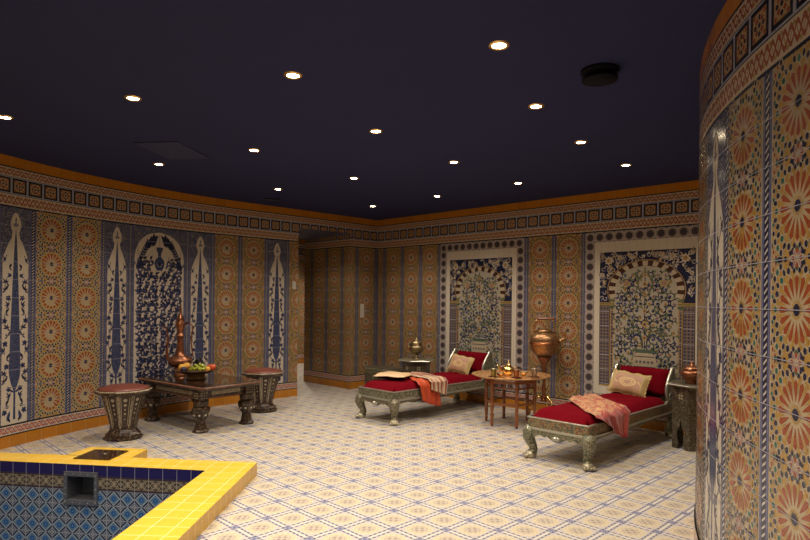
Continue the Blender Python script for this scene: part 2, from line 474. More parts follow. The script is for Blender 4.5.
class Wall:
    """tile work laid on a wall; s and z are given in rosette units S"""
    def __init__(self, path, side): self.p, self.side = path, side; self.mb = MB()
    def pt(self, s, z, layer=0.):
        x, y = self.p(s * S); n = nrm(self.p, s * S, self.side); d = .0006 * layer
        return (x + n[0] * d, y + n[1] * d, z * S)
    def rect(self, s0, s1, z0, z1, m, layer=0., uc=None, vc=None, vnorm=False, step=.3):
        n = max(1, int(math.ceil(abs(s1 - s0) / step))); uc = s0 if uc is None else uc; vc = z0 if vc is None else vc
        for i in range(n):
            a, b = s0 + (s1 - s0) * i / n, s0 + (s1 - s0) * (i + 1) / n
            vs = (0, 1) if vnorm else (z0 - vc, z1 - vc)
            self.mb.face([self.pt(a, z0, layer), self.pt(b, z0, layer), self.pt(b, z1, layer), self.pt(a, z1, layer)], m,
                         [(a - uc, vs[0]), (b - uc, vs[0]), (b - uc, vs[1]), (a - uc, vs[1])])
    def poly(self, pts, m, layer=1.):
        self.mb.face([self.pt(s, z, layer) for s, z in pts], m, [tuple(p) for p in pts])
    def disc(self, s, z, r, m, layer=2., n=8, rot=0.):
        self.poly([(s + r * cos(2 * PI * k / n + rot), z + r * sin(2 * PI * k / n + rot)) for k in range(n)], m, layer)
    def star(self, s, z, r, ri, m, layer=2., n=8, rot=0.):
        self.poly([(s + (r if k % 2 == 0 else ri) * cos(PI * k / n + rot), z + (r if k % 2 == 0 else ri) * sin(PI * k / n + rot)) for k in range(2 * n)], m, layer)
    def leaf(self, s, z, ang, L, w, m, layer=2.):
        ca, sa = cos(ang), sin(ang)
        pts = [(0, 0), (.3 * L, w), (.65 * L, w * .8), (L, 0), (.65 * L, -w * .8), (.3 * L, -w)]
        self.poly([(s + a * ca - b * sa, z + a * sa + b * ca) for a, b in pts], m, layer)
    def ribbon(self, pts, w, m, layer=1.5):
        for i in range(len(pts) - 1):
            (a, b), (c, d) = pts[i], pts[i + 1]; l = math.hypot(c - a, d - b) or 1e-6
            nx, ny = -(d - b) / l * w / 2, (c - a) / l * w / 2; ex, ey = (c - a) / l * w * .3, (d - b) / l * w * .3
            self.poly([(a - nx - ex, b - ny - ey), (c - nx + ex, d - ny + ey), (c + nx + ex, d + ny + ey), (a + nx - ex, b + ny - ey)], m, layer)
    # -- horizontal courses
    def cornice(self, s0, s1, z_lo=6.63):
        L = [(8.03, 7.75, 'orange_tile', False), (7.75, 7.725, 'glaze_black', False), (7.725, 7.47, 'braid_red', True),
             (7.47, 7.0, 'frieze_square', True), (7.0, 6.66, 'braid_red', True), (6.66, 6.63, 'glaze_black', False)]
        for a, b, m_, vn in L:
            if a <= z_lo: continue
            if b < z_lo - .001:
                # cut course: keep the pattern's own scale
                n = max(1, int(abs(s1 - s0) / .3) + 1)
                for i in range(n):
                    p, q = s0 + (s1 - s0) * i / n, s0 + (s1 - s0) * (i + 1) / n; v0 = (z_lo - b) / (a - b)
                    self.mb.face([self.pt(p, z_lo), self.pt(q, z_lo), self.pt(q, a), self.pt(p, a)], m_, [(p, v0), (q, v0), (q, 1), (p, 1)])
            else: self.rect(s0, s1, b, a, m_, uc=0, vnorm=vn, vc=0)
    def plinth(self, s0, s1):
        for a, b, m_, vn in [(0, .32, 'orange_tile', False), (.32, .345, 'glaze_black', False), (.345, .60, 'braid_base', True), (.60, .63, 'glaze_black', False)]:
            self.rect(s0, s1, a, b, m_, layer=12, uc=0, vnorm=vn, vc=0)
    # -- vertical panels
    def cord(self, sc, z0=.63, z1=6.63, w=.1): self.rect(sc - w, sc + w, z0, z1, 'cord_strip', uc=sc, step=1)
    def rosettes(self, sc, half=.5, fine=True, lo=-.5, hi=.5):
        self.rect(sc + lo, sc + hi, .63, 6.63, 'glaze_yellow', step=.5)
        for k in range(6): self.rosette(sc, 1.13 + k, fine, lo, hi)
        for k in range(1, 6): self.small_star(sc, .63 + k, fine, lo, hi)
    def _c(self, pts, m_, layer, lo, hi, sc):
        g = [min(max(p[0], sc + lo), sc + hi) for p in pts]
        if max(g) - min(g) < 1e-3: return
        self.poly([(a, p[1]) for a, p in zip(g, pts)], m_, layer)
    def radial(self, sc, z, prof, ang, m_, layer, lo, hi):
        pts = [(r, w) for r, w in prof] + [(r, -w) for r, w in reversed(prof) if w > 1e-6]
        ca, sa = cos(ang), sin(ang)
        self._c([(sc + r * ca - w * sa, z + r * sa + w * ca) for r, w in pts], m_, layer, lo, hi, sc)
    def rosette(self, sc, z, fine, lo, hi):
        R = self.radial
        self._c([(sc + .355 * cos(PI * k / 12), z + .355 * sin(PI * k / 12)) for k in range(24)], 'glaze_straw', 1, lo, hi, sc)
        for k in range(16):
            a = PI * k / 8
            R(sc, z, [(.120, 0), (.20, .020), (.305, .037), (.340, 0)], a, 'glaze_red', 2, lo, hi)
            R(sc, z, [(.20, 0), (.28, .013), (.345, .026), (.375, 0)], a + PI / 16, 'glaze_yellow', 2, lo, hi)
            R(sc, z, [(.055, 0), (.080, .013), (.105, 0)], a + PI / 16, 'glaze_yellow', 2, lo, hi)
            if fine:
                R(sc, z, [(.370, .016), (.406, .045), (.457, .016)], a, 'glaze_beige', 1.3, lo, hi)
                R(sc, z, [(.394, .016), (.438, .040), (.486, .016)], a + PI / 16, 'glaze_beige', 1.3, lo, hi)
            R(sc, z, [(.378, .014), (.408, .034), (.446, .014)], a, 'glaze_navy' if k % 2 else 'glaze_green', 2, lo, hi)
            R(sc, z, [(.405, .012), (.438, .028), (.474, .012)], a + PI / 16, 'glaze_navy', 2, lo, hi)
            for dv in (-.42, .42): self.line(sc, z, .352, a, .72, a + dv, .012, lo, hi)
        self._c([(sc + .062 * cos(PI * (k + .5) / 4), z + .062 * sin(PI * (k + .5) / 4)) for k in range(8)], 'glaze_navy', 2.5, lo, hi, sc)
        # corners of the repeat
        for sx in (-1, 1):
            for sz in (-1, 1):
                cx, cz = sc + sx * .5, z + sz * .5
                for (dx, dz, r, m_) in ((.07, .19, .036, 'glaze_navy'), (.19, .07, .036, 'glaze_navy'), (.125, .125, .036, 'glaze_green'), (.0, .155, .034, 'glaze_navy'), (.155, .0, .034, 'glaze_navy'),
                                        (.04, .09, .028, 'glaze_red'), (.09, .03, .026, 'glaze_red'), (.035, .28, .030, 'glaze_navy'), (.03, .37, .028, 'glaze_green')):
                    px, pz = cx - sx * dx, cz - sz * dz
                    if fine: self._c([(px + r * 1.35 * cos(PI * k / 3), pz + r * 1.35 * sin(PI * k / 3)) for k in range(6)], 'glaze_beige', 1.6, lo, hi, sc)
                    self._c([(px + r * .85 * cos(PI * k / 3), pz + r * sin(PI * k / 3)) for k in range(6)], m_, 2.2, lo, hi, sc)
    def line(self, sc, z, r0, a0, r1, a1, w, lo, hi):
        x0, z0, x1, z1 = r0 * cos(a0), r0 * sin(a0), r1 * cos(a1), r1 * sin(a1); t = 1.
        for p, q, l_, h_ in ((x0, x1, lo, hi), (z0, z1, -.5, .5)):
            if q > h_: t = min(t, (h_ - p) / (q - p))
            if q < l_: t = min(t, (l_ - p) / (q - p))
        if t <= 0: return
        self.ribbon([(sc + x0, z + z0), (sc + x0 + (x1 - x0) * t, z + z0 + (z1 - z0) * t)], w, 'glaze_beige', 1.2)
    def small_star(self, sc, z, fine, lo, hi):
        self._c([(sc + (.165 if k % 2 == 0 else .125) * cos(PI * k / 8), z + (.165 if k % 2 == 0 else .125) * sin(PI * k / 8)) for k in range(16)], 'glaze_beige', 1.4, lo, hi, sc)
        for k in range(8):
            a = PI * k / 4
            self.radial(sc, z, [(.03, 0), (.07, .026), (.115, 0)], a, 'glaze_mauve' if k % 2 else 'glaze_red', 2.3, lo, hi)
            self.radial(sc, z, [(.10, 0), (.13, .030), (.165, 0)], a + PI / 8, 'glaze_navy', 2.3, lo, hi)
        for sx in (-1, 1):
            for d, m_ in ((.22, 'glaze_navy'), (.31, 'glaze_navy'), (.40, 'glaze_green')):
                self._c([(sc + sx * d + .036 * cos(PI * k / 3), z + .030 * sin(PI * k / 3)) for k in range(6)], m_, 2.3, lo, hi, sc)
    def flower(self, s, z, r, m1, m2, n=6, rot=0., layer=2.2):
        self.star(s, z, r, r * .62, m1, layer, n, rot); self.disc(s, z, r * .33, m2, layer + .4, 6)
    def sprig(self, s, z, ang, sc, m1='glaze_blue', m2='glaze_navy', layer=2.):
        for d in (-.75, 0, .75): self.leaf(s, z, ang + d, sc * (1 if d == 0 else .75), sc * .14, m1 if d else m2, layer)
    def cypress(self, sc, w=.4):
        """white niche with a blue cypress; strips stand at either side"""
        self.rect(sc - w, sc + w, .63, 6.63, 'glaze_scroll', step=.4)
        def half(z):                      # outline of the white niche
            t = 6.5 - z
            if t < 0: return 0
            if t < .12: return .10 * math.sqrt(t / .12)
            if t < .55: return .10 + .07 * sin((t - .12) / .43 * PI) + .0
            if t < .72: return .10 + (t - .55) / .17 * .03
            if t < 1.3: return .13 + (w - .05 - .13) * ((t - .72) / .58) ** .8
            return w - .05
        zs = [.63, 2., 3.5, 5.2] + [6.5 - t for t in (1.3, 1.15, 1.0, .85, .72, .62, .55, .48, .4, .33, .25, .18, .12, .08, .04, .015, 0)]
        for z0, z1 in zip(zs, zs[1:]):
            h0, h1 = half(z0), half(z1)
            self.poly([(sc - h0, z0), (sc, z0), (sc, z1), (sc - h1, z1)], 'glaze_ivory', 1); self.poly([(sc, z0), (sc + h0, z0), (sc + h1, z1), (sc, z1)], 'glaze_ivory', 1)
        def cy(z):                        # cypress body
            if z < 1.55: return .03 + .02 * (1.1 - min(z, 1.1))
            if z < 2.1: return .03 + .150 * sin((z - 1.55) / .55 * PI / 2)
            return .18 * (1 - (z - 2.1) / (6.05 - 2.1)) ** .75 + .004
        zs = [.75, 1.2, 1.55, 1.62, 1.7, 1.8, 1.95, 2.1] + [2.1 + (6.05 - 2.1) * k / 12 for k in range(1, 13)]
        for z0, z1 in zip(zs, zs[1:]):
            a, b = cy(z0), cy(z1); self.poly([(sc - a, z0), (sc + a, z0), (sc + b, z1), (sc - b, z1)], 'glaze_cypress' if z0 >= 1.55 else 'glaze_blue', 2)
        self.flower(sc, 6.18, .055, 'glaze_blue', 'glaze_cream'); self.leaf(sc, 6.22, PI / 2, .16, .02, 'glaze_navy')
        for sd in (-1, 1):
            self.leaf(sc, 6.1, PI / 2 + sd * .8, .12, .018, 'glaze_blue'); self.leaf(sc + sd * .02, 1.5, PI / 2 - sd * 1.0, .17, .03, 'glaze_blue')
            pts = []; z = .9
            while z < 5.35:
                t = (z - .9) / 4.4; x0 = cy(max(z, 1.56)) + .035; x1 = half(z) - .035; mid = (x0 + x1) / 2
                pts.append((sc + sd * (mid + (x1 - x0) * .32 * sin(z * 7.5)), z)); z += .07
            self.ribbon(pts, .022, 'glaze_navy', 1.5)
            for i in range(1, len(pts) - 1, 3):
                p = pts[i]; k = (i // 3) % 3; r = .092 if p[1] < 4.6 else .066
                if k == 0: self.flower(p[0], p[1], r, 'glaze_blue', 'glaze_navy', 5, rot=i)
                elif k == 1: self.leaf(p[0], p[1], PI / 2 + sd * .6, r * 2.2, .036, 'glaze_navy')
                else: self.sprig(p[0], p[1], PI / 2 - sd * .7, r * 1.9)
                self.leaf(p[0], p[1], -PI / 2 + sd * .9 * (1 if i % 2 else -1), .12, .024, 'glaze_blue')
                self.leaf(p[0], p[1], PI / 2 - sd * .9 * (1 if i % 2 else -1), .10, .022, 'glaze_navy')
            self.leaf(sc + sd * .22, .72, PI / 2 + .3 * sd, .30, .05, 'glaze_blue'); self.flower(sc + sd * .22, 1.12, .06, 'glaze_navy', 'glaze_cream')
            self.leaf(sc + sd * .12, .68, PI / 2 - .5 * sd, .2, .035, 'glaze_navy')
    def arch(self, sc, w=1.035):
        """wide white niche filled with blue flowers and a hanging lamp"""
        self.rect(sc - w, sc + w, .63, 6.63, 'glaze_scroll', step=.35)
        def half(z):
            if z < 5.28: return w - .055 + .0
            if z < 5.42: return w - .13 + .075 * abs((z - 5.35) / .07)
            t = (z - 5.42) / (6.48 - 5.42); return (w - .055) * math.sqrt(max(0, 1 - t ** 2.3))
        zs = [.63, 1.6, 2.6, 3.6, 4.6, 5.28, 5.35] + [5.42 + 1.06 * k / 14 for k in range(15)]
        for z0, z1 in zip(zs, zs[1:]):
            a, b = half(z0), half(z1)
            for i in range(6):
                f0, f1 = -1 + i / 3, -1 + (i + 1) / 3
                self.poly([(sc + a * f0, z0), (sc + a * f1, z0), (sc + b * f1, z1), (sc + b * f0, z1)], 'glaze_ivory', 1)
        rnd = random.Random(3)
        # hanging lamp
        self.ribbon([(sc, 6.4), (sc, 5.95)], .014, 'glaze_navy', 2)
        for zs_, ws_ in (((5.95, 5.85, 5.72, 5.6), (.14, .12, .06, .07)), ((5.6, 5.5, 5.38, 5.22, 5.12), (.07, .17, .2, .16, .08))):
            for z0, z1, a, b in zip(zs_, zs_[1:], ws_, ws_[1:]): self.poly([(sc - a, z0), (sc + a, z0), (sc + b, z1), (sc - b, z1)], 'glaze_blue', 2)
        self.star(sc, 5.36, .13, .07, 'glaze_cream', 2.5, 6); self.disc(sc, 5.36, .06, 'glaze_navy', 2.8)
        # feathery branches in the arch head and the field of flowers, mirrored about the axis
        for sd in (-1, 1):
            for (x, z, ang, L) in ((.78, 5.45, 2.05, .85), (.55, 5.85, 2.2, .5), (.30, 5.95, 1.9, .42), (.86, 5.1, 1.9, .3)):
                a = ang if sd > 0 else PI - ang
                self.ribbon([(sc + sd * x, z), (sc + sd * x + L * .9 * cos(a), z + L * .9 * sin(a))], .03, 'glaze_blue', 1.6)
                for k in range(7):
                    f = .1 + k * .12; px, pz = sc + sd * x + L * f * cos(a), z + L * f * sin(a)
                    for q in (-.7, .7): self.leaf(px, pz, a + q, .17, .036, 'glaze_navy')
            z = .72; row = 0
            while z < 5.6:
                cols = 4 if row % 2 else 3
                for i in range(cols):
                    x = (w - .16) * ((i + .6) / cols) + rnd.uniform(-.03, .03)
                    if z > 5.0 and (x < .28 or x > half(z) - .1): continue
                    k = (i + row) % 4; rot = rnd.uniform(0, 2)
                    up = PI / 2 + sd * (.3 + .3 * sin(z * 3 + i))
                    dx = sd * .05 * sin(z * 5 + i)
                    self.ribbon([(sc + sd * x, z), (sc + sd * x - dx, z + .11), (sc + sd * x + dx * .6, z + .24)], .022, 'glaze_blue', 1.5)
                    if k == 0: self.flower(sc + sd * x, z, .125, 'glaze_blue', 'glaze_cream', 7, rot)
                    elif k == 1: self.flower(sc + sd * x, z, .11, 'glaze_navy', 'glaze_lavender', 5, rot)
                    elif k == 2: self.sprig(sc + sd * x, z - .04, up, .28, 'glaze_blue', 'glaze_navy')
                    else: self.sprig(sc + sd * x, z - .04, PI - up, .25, 'glaze_navy', 'glaze_blue')
                    for q in (.9, -.9, 2.3, -2.3):
                        self.leaf(sc + sd * (x + .05 * cos(q)), z + .1 * sin(q) + .04, up + q + rnd.uniform(-.5, .5), .19, .040, 'glaze_navy' if q > 0 else 'glaze_blue')
                z += .245; row += 1
            for t in range(9):        # long curling stems from the foot of the panel
                a0 = .15 + t * .1; pts = []
                for k in range(14):
                    q = k / 13; pts.append((sc + sd * (a0 * q * 1.0 + .07 * sin(q * 9 + t)), .66 + q * (1.4 + .5 * t)))
                if t % 2 == 0: self.ribbon(pts, .014, 'glaze_navy', 1.4)
            for k in range(6): self.leaf(sc, .8 + k * .16, PI / 2 - sd * (1.1 - k * .12), .42, .045, 'glaze_blue' if k % 2 else 'glaze_navy', 2.6)
    def picture(self, s0, s1, seed=1):
        """white-framed tile picture: horseshoe arch over a vase of flowers"""
        rnd = random.Random(seed); sc = (s0 + s1) / 2; W = (s1 - s0) / 2
        zb, zt = .99, 6.27
        o = .36
        self.rect(s0 - o, s1 + o, .63, zb, 'octagon_border', uc=s0, vc=.63, step=2)
        self.rect(s0 - o, s1 + o, zt, 6.63, 'octagon_border', uc=s0, vc=zt, step=2)
        self.rect(s0 - o, s0, zb, zt, 'octagon_border', uc=s0, vc=.63, step=2); self.rect(s1, s1 + o, zb, zt, 'octagon_border', uc=s1, vc=.63, step=2)
        self.rect(s0, s1, zb, zt, 'ivory_tile', uc=s0, vc=0, step=2)
        L, R_, B, T = s0 + .2, s1 - .2, 1.27, 5.91; w = (R_ - L) / 2
        self.rect(L, R_, B, T, 'glaze_navy', 1, step=3)
        zc = T - 1.32; rx, ry = .79 * w, .98; ix, iy = .655 * w, .82
        # arch interior field
        def inner(z):
            if z < zc - .28: return .74 * w
            d = (z - zc) / iy; return ix * math.sqrt(max(0, 1 - d * d)) if abs(d) <= 1 else 0
        zs = [B + .08, zc - .42, zc - .28] + [zc - .27 + (.27 + iy) * k / 16 for k in range(17)]
        for z0, z1 in zip(zs, zs[1:]):
            a, b = inner(z0 + 1e-4), inner(z1 - 1e-4) if z1 < zc + iy else 0
            self.poly([(sc - a, z0), (sc + a, z0), (sc + b, z1), (sc - b, z1)], 'glaze_field', 2)
        # voussoirs
        n = 25; t0 = -.30; t1 = PI + .30
        for k in range(n):
            a, b = t0 + (t1 - t0) * k / n, t0 + (t1 - t0) * (k + 1) / n
            self.poly([(sc + ix * cos(a), zc + iy * sin(a)), (sc + rx * cos(a), zc + ry * sin(a)), (sc + rx * cos(b), zc + ry * sin(b)), (sc + ix * cos(b), zc + iy * sin(b))],
                      'glaze_brown' if k % 2 else 'glaze_beige', 2.5)
        pts = [(sc + rx * 1.03 * cos(t0 + (t1 - t0) * k / 30), zc + ry * 1.03 * sin(t0 + (t1 - t0) * k / 30)) for k in range(31)]
        self.ribbon(pts, .028, 'glaze_ochre', 3)
        # spandrel scrolls
        for sd in (-1, 1):
            for (x, z, r) in ((.80, T - .30, .17), (.33, T - .14, .09), (.93, T - .78, .08), (.55, T - .22, .10)):
                self.flower(sc + sd * x * w, z, r, 'glaze_cream', 'glaze_blue', 8, layer=3.2); self.disc(sc + sd * x * w, z, r * .45, 'glaze_ochre', 3.8, 8)
            for k in range(140):
                x, z = rnd.uniform(.03, .97), rnd.uniform(zc - .3, T - .05)
                if ((x * w) / rx) ** 2 + ((z - zc) / ry) ** 2 < 1.13: continue
                self.leaf(sc + sd * x * w, z, rnd.uniform(0, 6.3), .14, .028, ('glaze_cream', 'glaze_ochre', 'glaze_lavender')[k % 3], 3)
                ang = rnd.uniform(0, 6.3); cx, cz = sc + sd * x * w, z
                self.ribbon([(cx + .06 * cos(ang + t * .8), min(cz + .06 * sin(ang + t * .8), T - .01)) for t in range(6)], .018, 'glaze_cream', 3)
        # side columns
            for (a, b, m_) in ((.775, .985, 'column_check'), (.675, .76, 'glaze_ochre')):
                x0, x1 = sorted((sc + sd * a * w, sc + sd * b * w)); self.rect(x0, x1, B + .08, zc - .52, m_, 3, step=2)
            x0, x1 = sorted((sc + sd * .695 * w, sc + sd * .74 * w)); self.rect(x0, x1, B + .12, zc - .56, 'column_check', 3.4, step=2)
            x0, x1 = sorted((sc + sd * .66 * w, sc + sd * 1.0 * w)); self.rect(x0, x1, zc - .52, zc - .42, 'glaze_ochre', 3.4, step=2)
            self.rect(x0, x1, zc - .49, zc - .45, 'glaze_olive', 3.8, step=2)
            x0, x1 = sorted((sc + sd * .66 * w, sc + sd * .78 * w)); self.rect(x0, x1, zc - .40, zc - .30, 'glaze_olive', 3.8, step=2)
            self.rect(x0, x1, zc - .62, zc - .53, 'glaze_sage', 3.8, step=2)
        # scrolls, leaves and flowers inside the arch
            def scroll(x, z, r, turn, m_, wd=.032, hand=1):
                pts = []
                for k in range(18):
                    t = k / 17; a = turn + hand * t * 5.2; rr = r * (1 - .72 * t)
                    pts.append((sc + sd * (x + rr * cos(a)), z + rr * sin(a)))
                self.ribbon(pts, wd, m_, 3)
                for k in (1, 4, 7, 10):
                    p = pts[k]; a = turn + hand * k / 17 * 5.2; a = a if sd > 0 else PI - a
                    self.leaf(p[0], p[1], a + .5 * sd * hand, r * .75, r * .20, rnd.choice(('glaze_navy', 'glaze_sage', 'glaze_olive', 'glaze_blue')), 3.2)
                self.flower(sc + sd * x, z, r * .42, rnd.choice(('glaze_ochre', 'glaze_lavender', 'glaze_mauve', 'glaze_blue')), 'glaze_navy', 6, layer=3.5)
            z = B + .28; row = 0
            while z < zc + iy - .12:
                x = .15 if row % 2 else .28
                while x < inner(z) - .14:
                    scroll(x, z, .155, rnd.uniform(0, 6.3), 'glaze_navy' if (row + int(x * 9)) % 3 else 'glaze_olive', hand=rnd.choice((-1, 1))); x += .265
                z += .235; row += 1
            # large medallion flowers, leaf almond and vase arms
            self.flower(sc + sd * .62, zc + .22, .14, 'glaze_ochre', 'glaze_navy', 9, layer=4); self.flower(sc + sd * .62, zc + .22, .085, 'glaze_mauve', 'glaze_ochre', 7, layer=4.4)
            pts = [(sc + sd * .24 * sin(PI * k / 12), zc - .25 + .9 * k / 12) for k in range(13)]
            self.ribbon(pts, .045, 'glaze_sage', 4); self.ribbon([(sc + (p[0] - sc) * .78, p[1]) for p in pts], .018, 'glaze_ochre', 4.2)
            for r_, m_ in ((.62, 'glaze_sage'), (.5, 'glaze_olive'), (.40, 'glaze_blue')):
                pts = [(sc + sd * (.06 + r_ * (1 - cos(t * 1.75 / 8)) * .9), 2.65 + r_ * 1.15 * sin(t * 2.5 / 8)) for t in range(9)]
                self.ribbon(pts, .035, m_, 4)
                for p in pts[2:]: self.leaf(p[0], p[1], PI / 2 - sd * .9, .1, .022, m_, 4)
        self.ribbon([(sc, 2.6), (sc, zc + .75)], .03, 'glaze_navy', 4)
        for z, r in ((3.0, .10), (3.45, .13), (3.9, .09), (zc + .2, .11), (zc + .5, .08), (zc - .12, .07)): self.flower(sc, z, r, 'glaze_ochre', 'glaze_blue', 8, layer=4.6)
        prof = ((2.62, .36), (2.56, .34), (2.50, .26), (2.40, .36), (2.2, .40), (2.02, .34), (1.9, .18), (1.82, .12), (1.76, .24), (1.70, .28))
        for (z0, a), (z1, b) in zip(prof, prof[1:]): self.poly([(sc - b, z1), (sc + b, z1), (sc + a, z0), (sc - a, z0)], 'glaze_sage' if z0 > 2.5 else 'glaze_beige', 4.2)
        for k in range(5): self.flower(sc - .26 + k * .13, 2.2, .055, 'glaze_blue', 'glaze_ochre', 6, layer=4.6)
        for z in (2.38, 2.04): self.ribbon([(sc - .34, z), (sc + .34, z)], .03, 'glaze_navy', 4.6)
        self.ribbon([(L, B + .03), (R_, B + .03)], .05, 'glaze_ochre', 3.2)
    def joints(self, s0, s1, z0=.63, z1=6.63, off=0.):
        z = .63 + .5 + off
        while z < z1 - .1:
            self.rect(s0, s1, z - .0045, z + .0045, 'joint_line', 6, step=.5); z += 1. if off else .5
glaze('joint_line', (.32, .31, .38), .4, .05)
# ================================================================ THE ROOM
def struct(mb, name, parent=None): return mb.build(name, parent, kind='structure', weld=False)
PI_ = [(-1.51, 4.58), (-3.60, 4.84), (-3.66, .9), (-1.70, .9)]          # pool, inner edge
PO_ = [(-1.175, 4.825), (-3.86, 5.09), (-4.02, .55), (-1.31, .55)]      # coping, outer edge
RIMZ = .105
# floor with the pool opening
mb = MB(); X0, X1, Y0, Y1 = -4.6, 5.4, -1.75, 14.4
O = [(X1, Y1), (X0, Y1), (X0, Y0), (X1, Y0)]
for i in range(4):
    j = (i + 1) % 4
    mb.face([(*O[i], 0), (*O[j], 0), (*PI_[j], 0), (*PI_[i], 0)], 'floor_tile')
struct(mb, 'floor')
# ceiling
mb = MB(); mb.box((.4, 6.3, CEIL + .05), (10.4, 16.6, .1), 'ceiling_paint'); struct(mb, 'ceiling')

# --- left wall, from the inner corner round to behind the camera
FS = False
w = Wall(path_left, 1)
w.rect(0, 1.7, .63, 6.63, 'glaze_lavender', -1)
w.cord(.1); w.rosettes(.70, fine=FS); w.cord(1.29); w.rosettes(1.88, fine=FS, hi=-.18)
E0 = 4.6
w.rosettes(4.56, fine=FS, lo=.04); w.cord(5.16); w.cypress(5.665, .405); w.cord(6.17)
w.rosettes(6.77, fine=FS); w.cord(7.37); w.rosettes(7.97, fine=FS); w.cord(8.57)
w.cypress(9.1, .43); w.cord(9.63); w.arch(10.765); w.cord(11.90); w.cypress(12.40, .40); w.cord(12.90)
w.rosettes(13.50); w.cord(14.10); w.rosettes(14.70); w.cord(15.30); w.cypress(15.85, .45); w.cord(16.40)
s = 17.0
while s < 34:
    w.rosettes(s, fine=False) if s < 20 else w.rect(s - .5, s + .5, .63, 6.63, 'glaze_yellow'); w.cord(s + .6); s += 1.2
w.joints(0, 1.7); w.joints(E0, 20)
# the jamb of the passage
w.mb.face([w.pt(E0, 0), (path_left(E0 * S)[0] + 1.3 * cos(PA), path_left(E0 * S)[1] + 1.3 * sin(PA), 0),
           (path_left(E0 * S)[0] + 1.3 * cos(PA), path_left(E0 * S)[1] + 1.3 * sin(PA), 7.23 * S), w.pt(E0, 7.23)], 'glaze_yellow')
struct(w.mb, 'wall_left')
w = Wall(path_left, 1); w.cornice(0, 1.7); w.cornice(1.7, E0, 7.23); w.cornice(E0, 34); struct(w.mb, 'trim_1')
w = Wall(path_left, 1); w.plinth(0, 1.7 - .0); w.plinth(E0, 34)
w.mb.face([w.pt(E0, 0, 12), w.pt(E0, 0), w.pt(E0, .63), w.pt(E0, .63, 12)], 'orange_tile', [(0, 0), (.02, 0), (.02, .3), (0, .3)])
struct(w.mb, 'baseboard_left')
# lintel slab over the opening (soffit)
mb = MB(); a = path_left(1.7 * S - .02); b = path_left(E0 * S); d = (1.3 * cos(PA), 1.3 * sin(PA)); z = 7.23 * S
lo = [a, b, (b[0] + d[0], b[1] + d[1]), (a[0] + d[0], a[1] + d[1])]
mb.prism([(p[0] - .01 * sin(A0) * 0 + .004 * cos(PA), p[1] + .004 * sin(PA)) for p in lo], z, CEIL, 'soffit_paint'); struct(mb, 'trim_2')
# --- passage walls
w = Wall(path_pass, 1)
w.rect(-.01, 3.6, .0, 7.23, 'glaze_lavender', -1)
w.rosettes(0, fine=FS, lo=0); w.cord(.6); w.rosettes(1.2, fine=FS); w.cord(1.8); w.rosettes(2.4, fine=FS); w.cord(3.0); w.rosettes(3.6, fine=FS, hi=0); w.joints(0, 3.6)
for a_, b_, m_, vn in [(7.23, 7.0, 'frieze_square', 1), (7.0, 6.66, 'braid_red', 1), (6.66, 6.63, 'glaze_black', 0)]: w.rect(0, 3.6, b_, a_, m_, uc=0, vnorm=bool(vn), vc=0)
struct(w.mb, 'wall_passage'); w = Wall(path_pass, 1); w.plinth(-.02, 3.6); struct(w.mb, 'baseboard_passage')
PE = path_pass(3.6 * S)
path_turn = lambda s: (PE[0] + s * cos(A0), PE[1] + s * sin(A0))
w = Wall(path_turn, 1); w.rect(-.01, 12, .63, 6.63, 'glaze_yellow'); w.cornice(0, 12); w.plinth(0, 12); struct(w.mb, 'wall_turn')
w = Wall(path_far, -1); w.rect(-5.5, 7, .63, 6.63, 'glaze_ivory', -1)
for k in range(-4, 6): w.rosettes(k * 1.2 + .3, fine=False); w.cord(k * 1.2 + .9)
w.joints(-5, 6); w.cornice(-5.5, 7); w.plinth(-5.5, 7); struct(w.mb, 'wall_far')
# --- back wall
w = Wall(path_back, -1)
w.rect(0, .07, .63, 6.63, 'cord_strip', uc=.0); w.rosettes(-.10, fine=FS, lo=.17); w.cord(.50)
w.rosettes(1.10, fine=FS); w.cord(1.70); w.rosettes(2.28, .48, fine=FS, lo=-.48, hi=.48); w.cord(2.86); w.rosettes(3.43, fine=FS, lo=-.47, hi=.47)
w.cord(3.98, w=.08)
w.picture(4.42, 8.02, 1)
w.cord(8.48); w.rosettes(9.08, fine=FS); w.cord(9.68); w.rosettes(10.28, fine=FS); w.cord(10.86, w=.08)
w.picture(11.30, 14.90, 5); w.cord(15.36); w.rosettes(15.96, fine=FS); w.cord(16.56); w.rosettes(17.16, fine=FS); w.cord(17.76); w.rosettes(18.36, fine=FS); w.cord(18.96)
w.rect(19.06, 25, .63, 6.63, 'glaze_yellow')
w.rect(3.90, 4.06, .63, 6.63, 'cord_strip', -1); w.joints(0, 4.06); w.joints(8.38, 10.94); w.joints(15.26, 19.06)
struct(w.mb, 'wall_back')
w = Wall(path_back, -1); w.cornice(0, 25); struct(w.mb, 'trim_3')
w = Wall(path_back, -1); w.plinth(0, 25); struct(w.mb, 'baseboard_back')
# --- curved wall on the right
def right_path(s): return path_right(s)
w = Wall(right_path, 1)
w.cord(.03, w=.1); w.rosettes(.66, fine=True); w.cord(1.23, w=.07)
w.rosettes(-.60, fine=True); w.cord(-1.24); w.rosettes(-1.88, fine=True); w.cord(-2.5); w.rect(-11.5, -2.6, .63, 6.63, 'glaze_yellow')
w.cypress(1.80, .50); w.cord(2.37, w=.07); w.rosettes(2.94); w.cord(3.51, w=.07); w.rosettes(4.10); w.cord(4.7); w.rosettes(5.3); w.cord(5.9)
w.rect(6.0, 7.0, .63, 6.63, 'glaze_yellow'); w.cord(7.1); w.rect(7.2, 21, .63, 6.63, 'glaze_yellow'); w.joints(-2.6, 8)
w.rect(-2.7, 7, .63, 6.63, 'glaze_beige', -1)
struct(w.mb, 'wall_right')
w = Wall(right_path, 1); w.cornice(-11.5, 21); struct(w.mb, 'trim_4')
w = Wall(right_path, 1); w.plinth(-11.5, 21); struct(w.mb, 'baseboard_right')
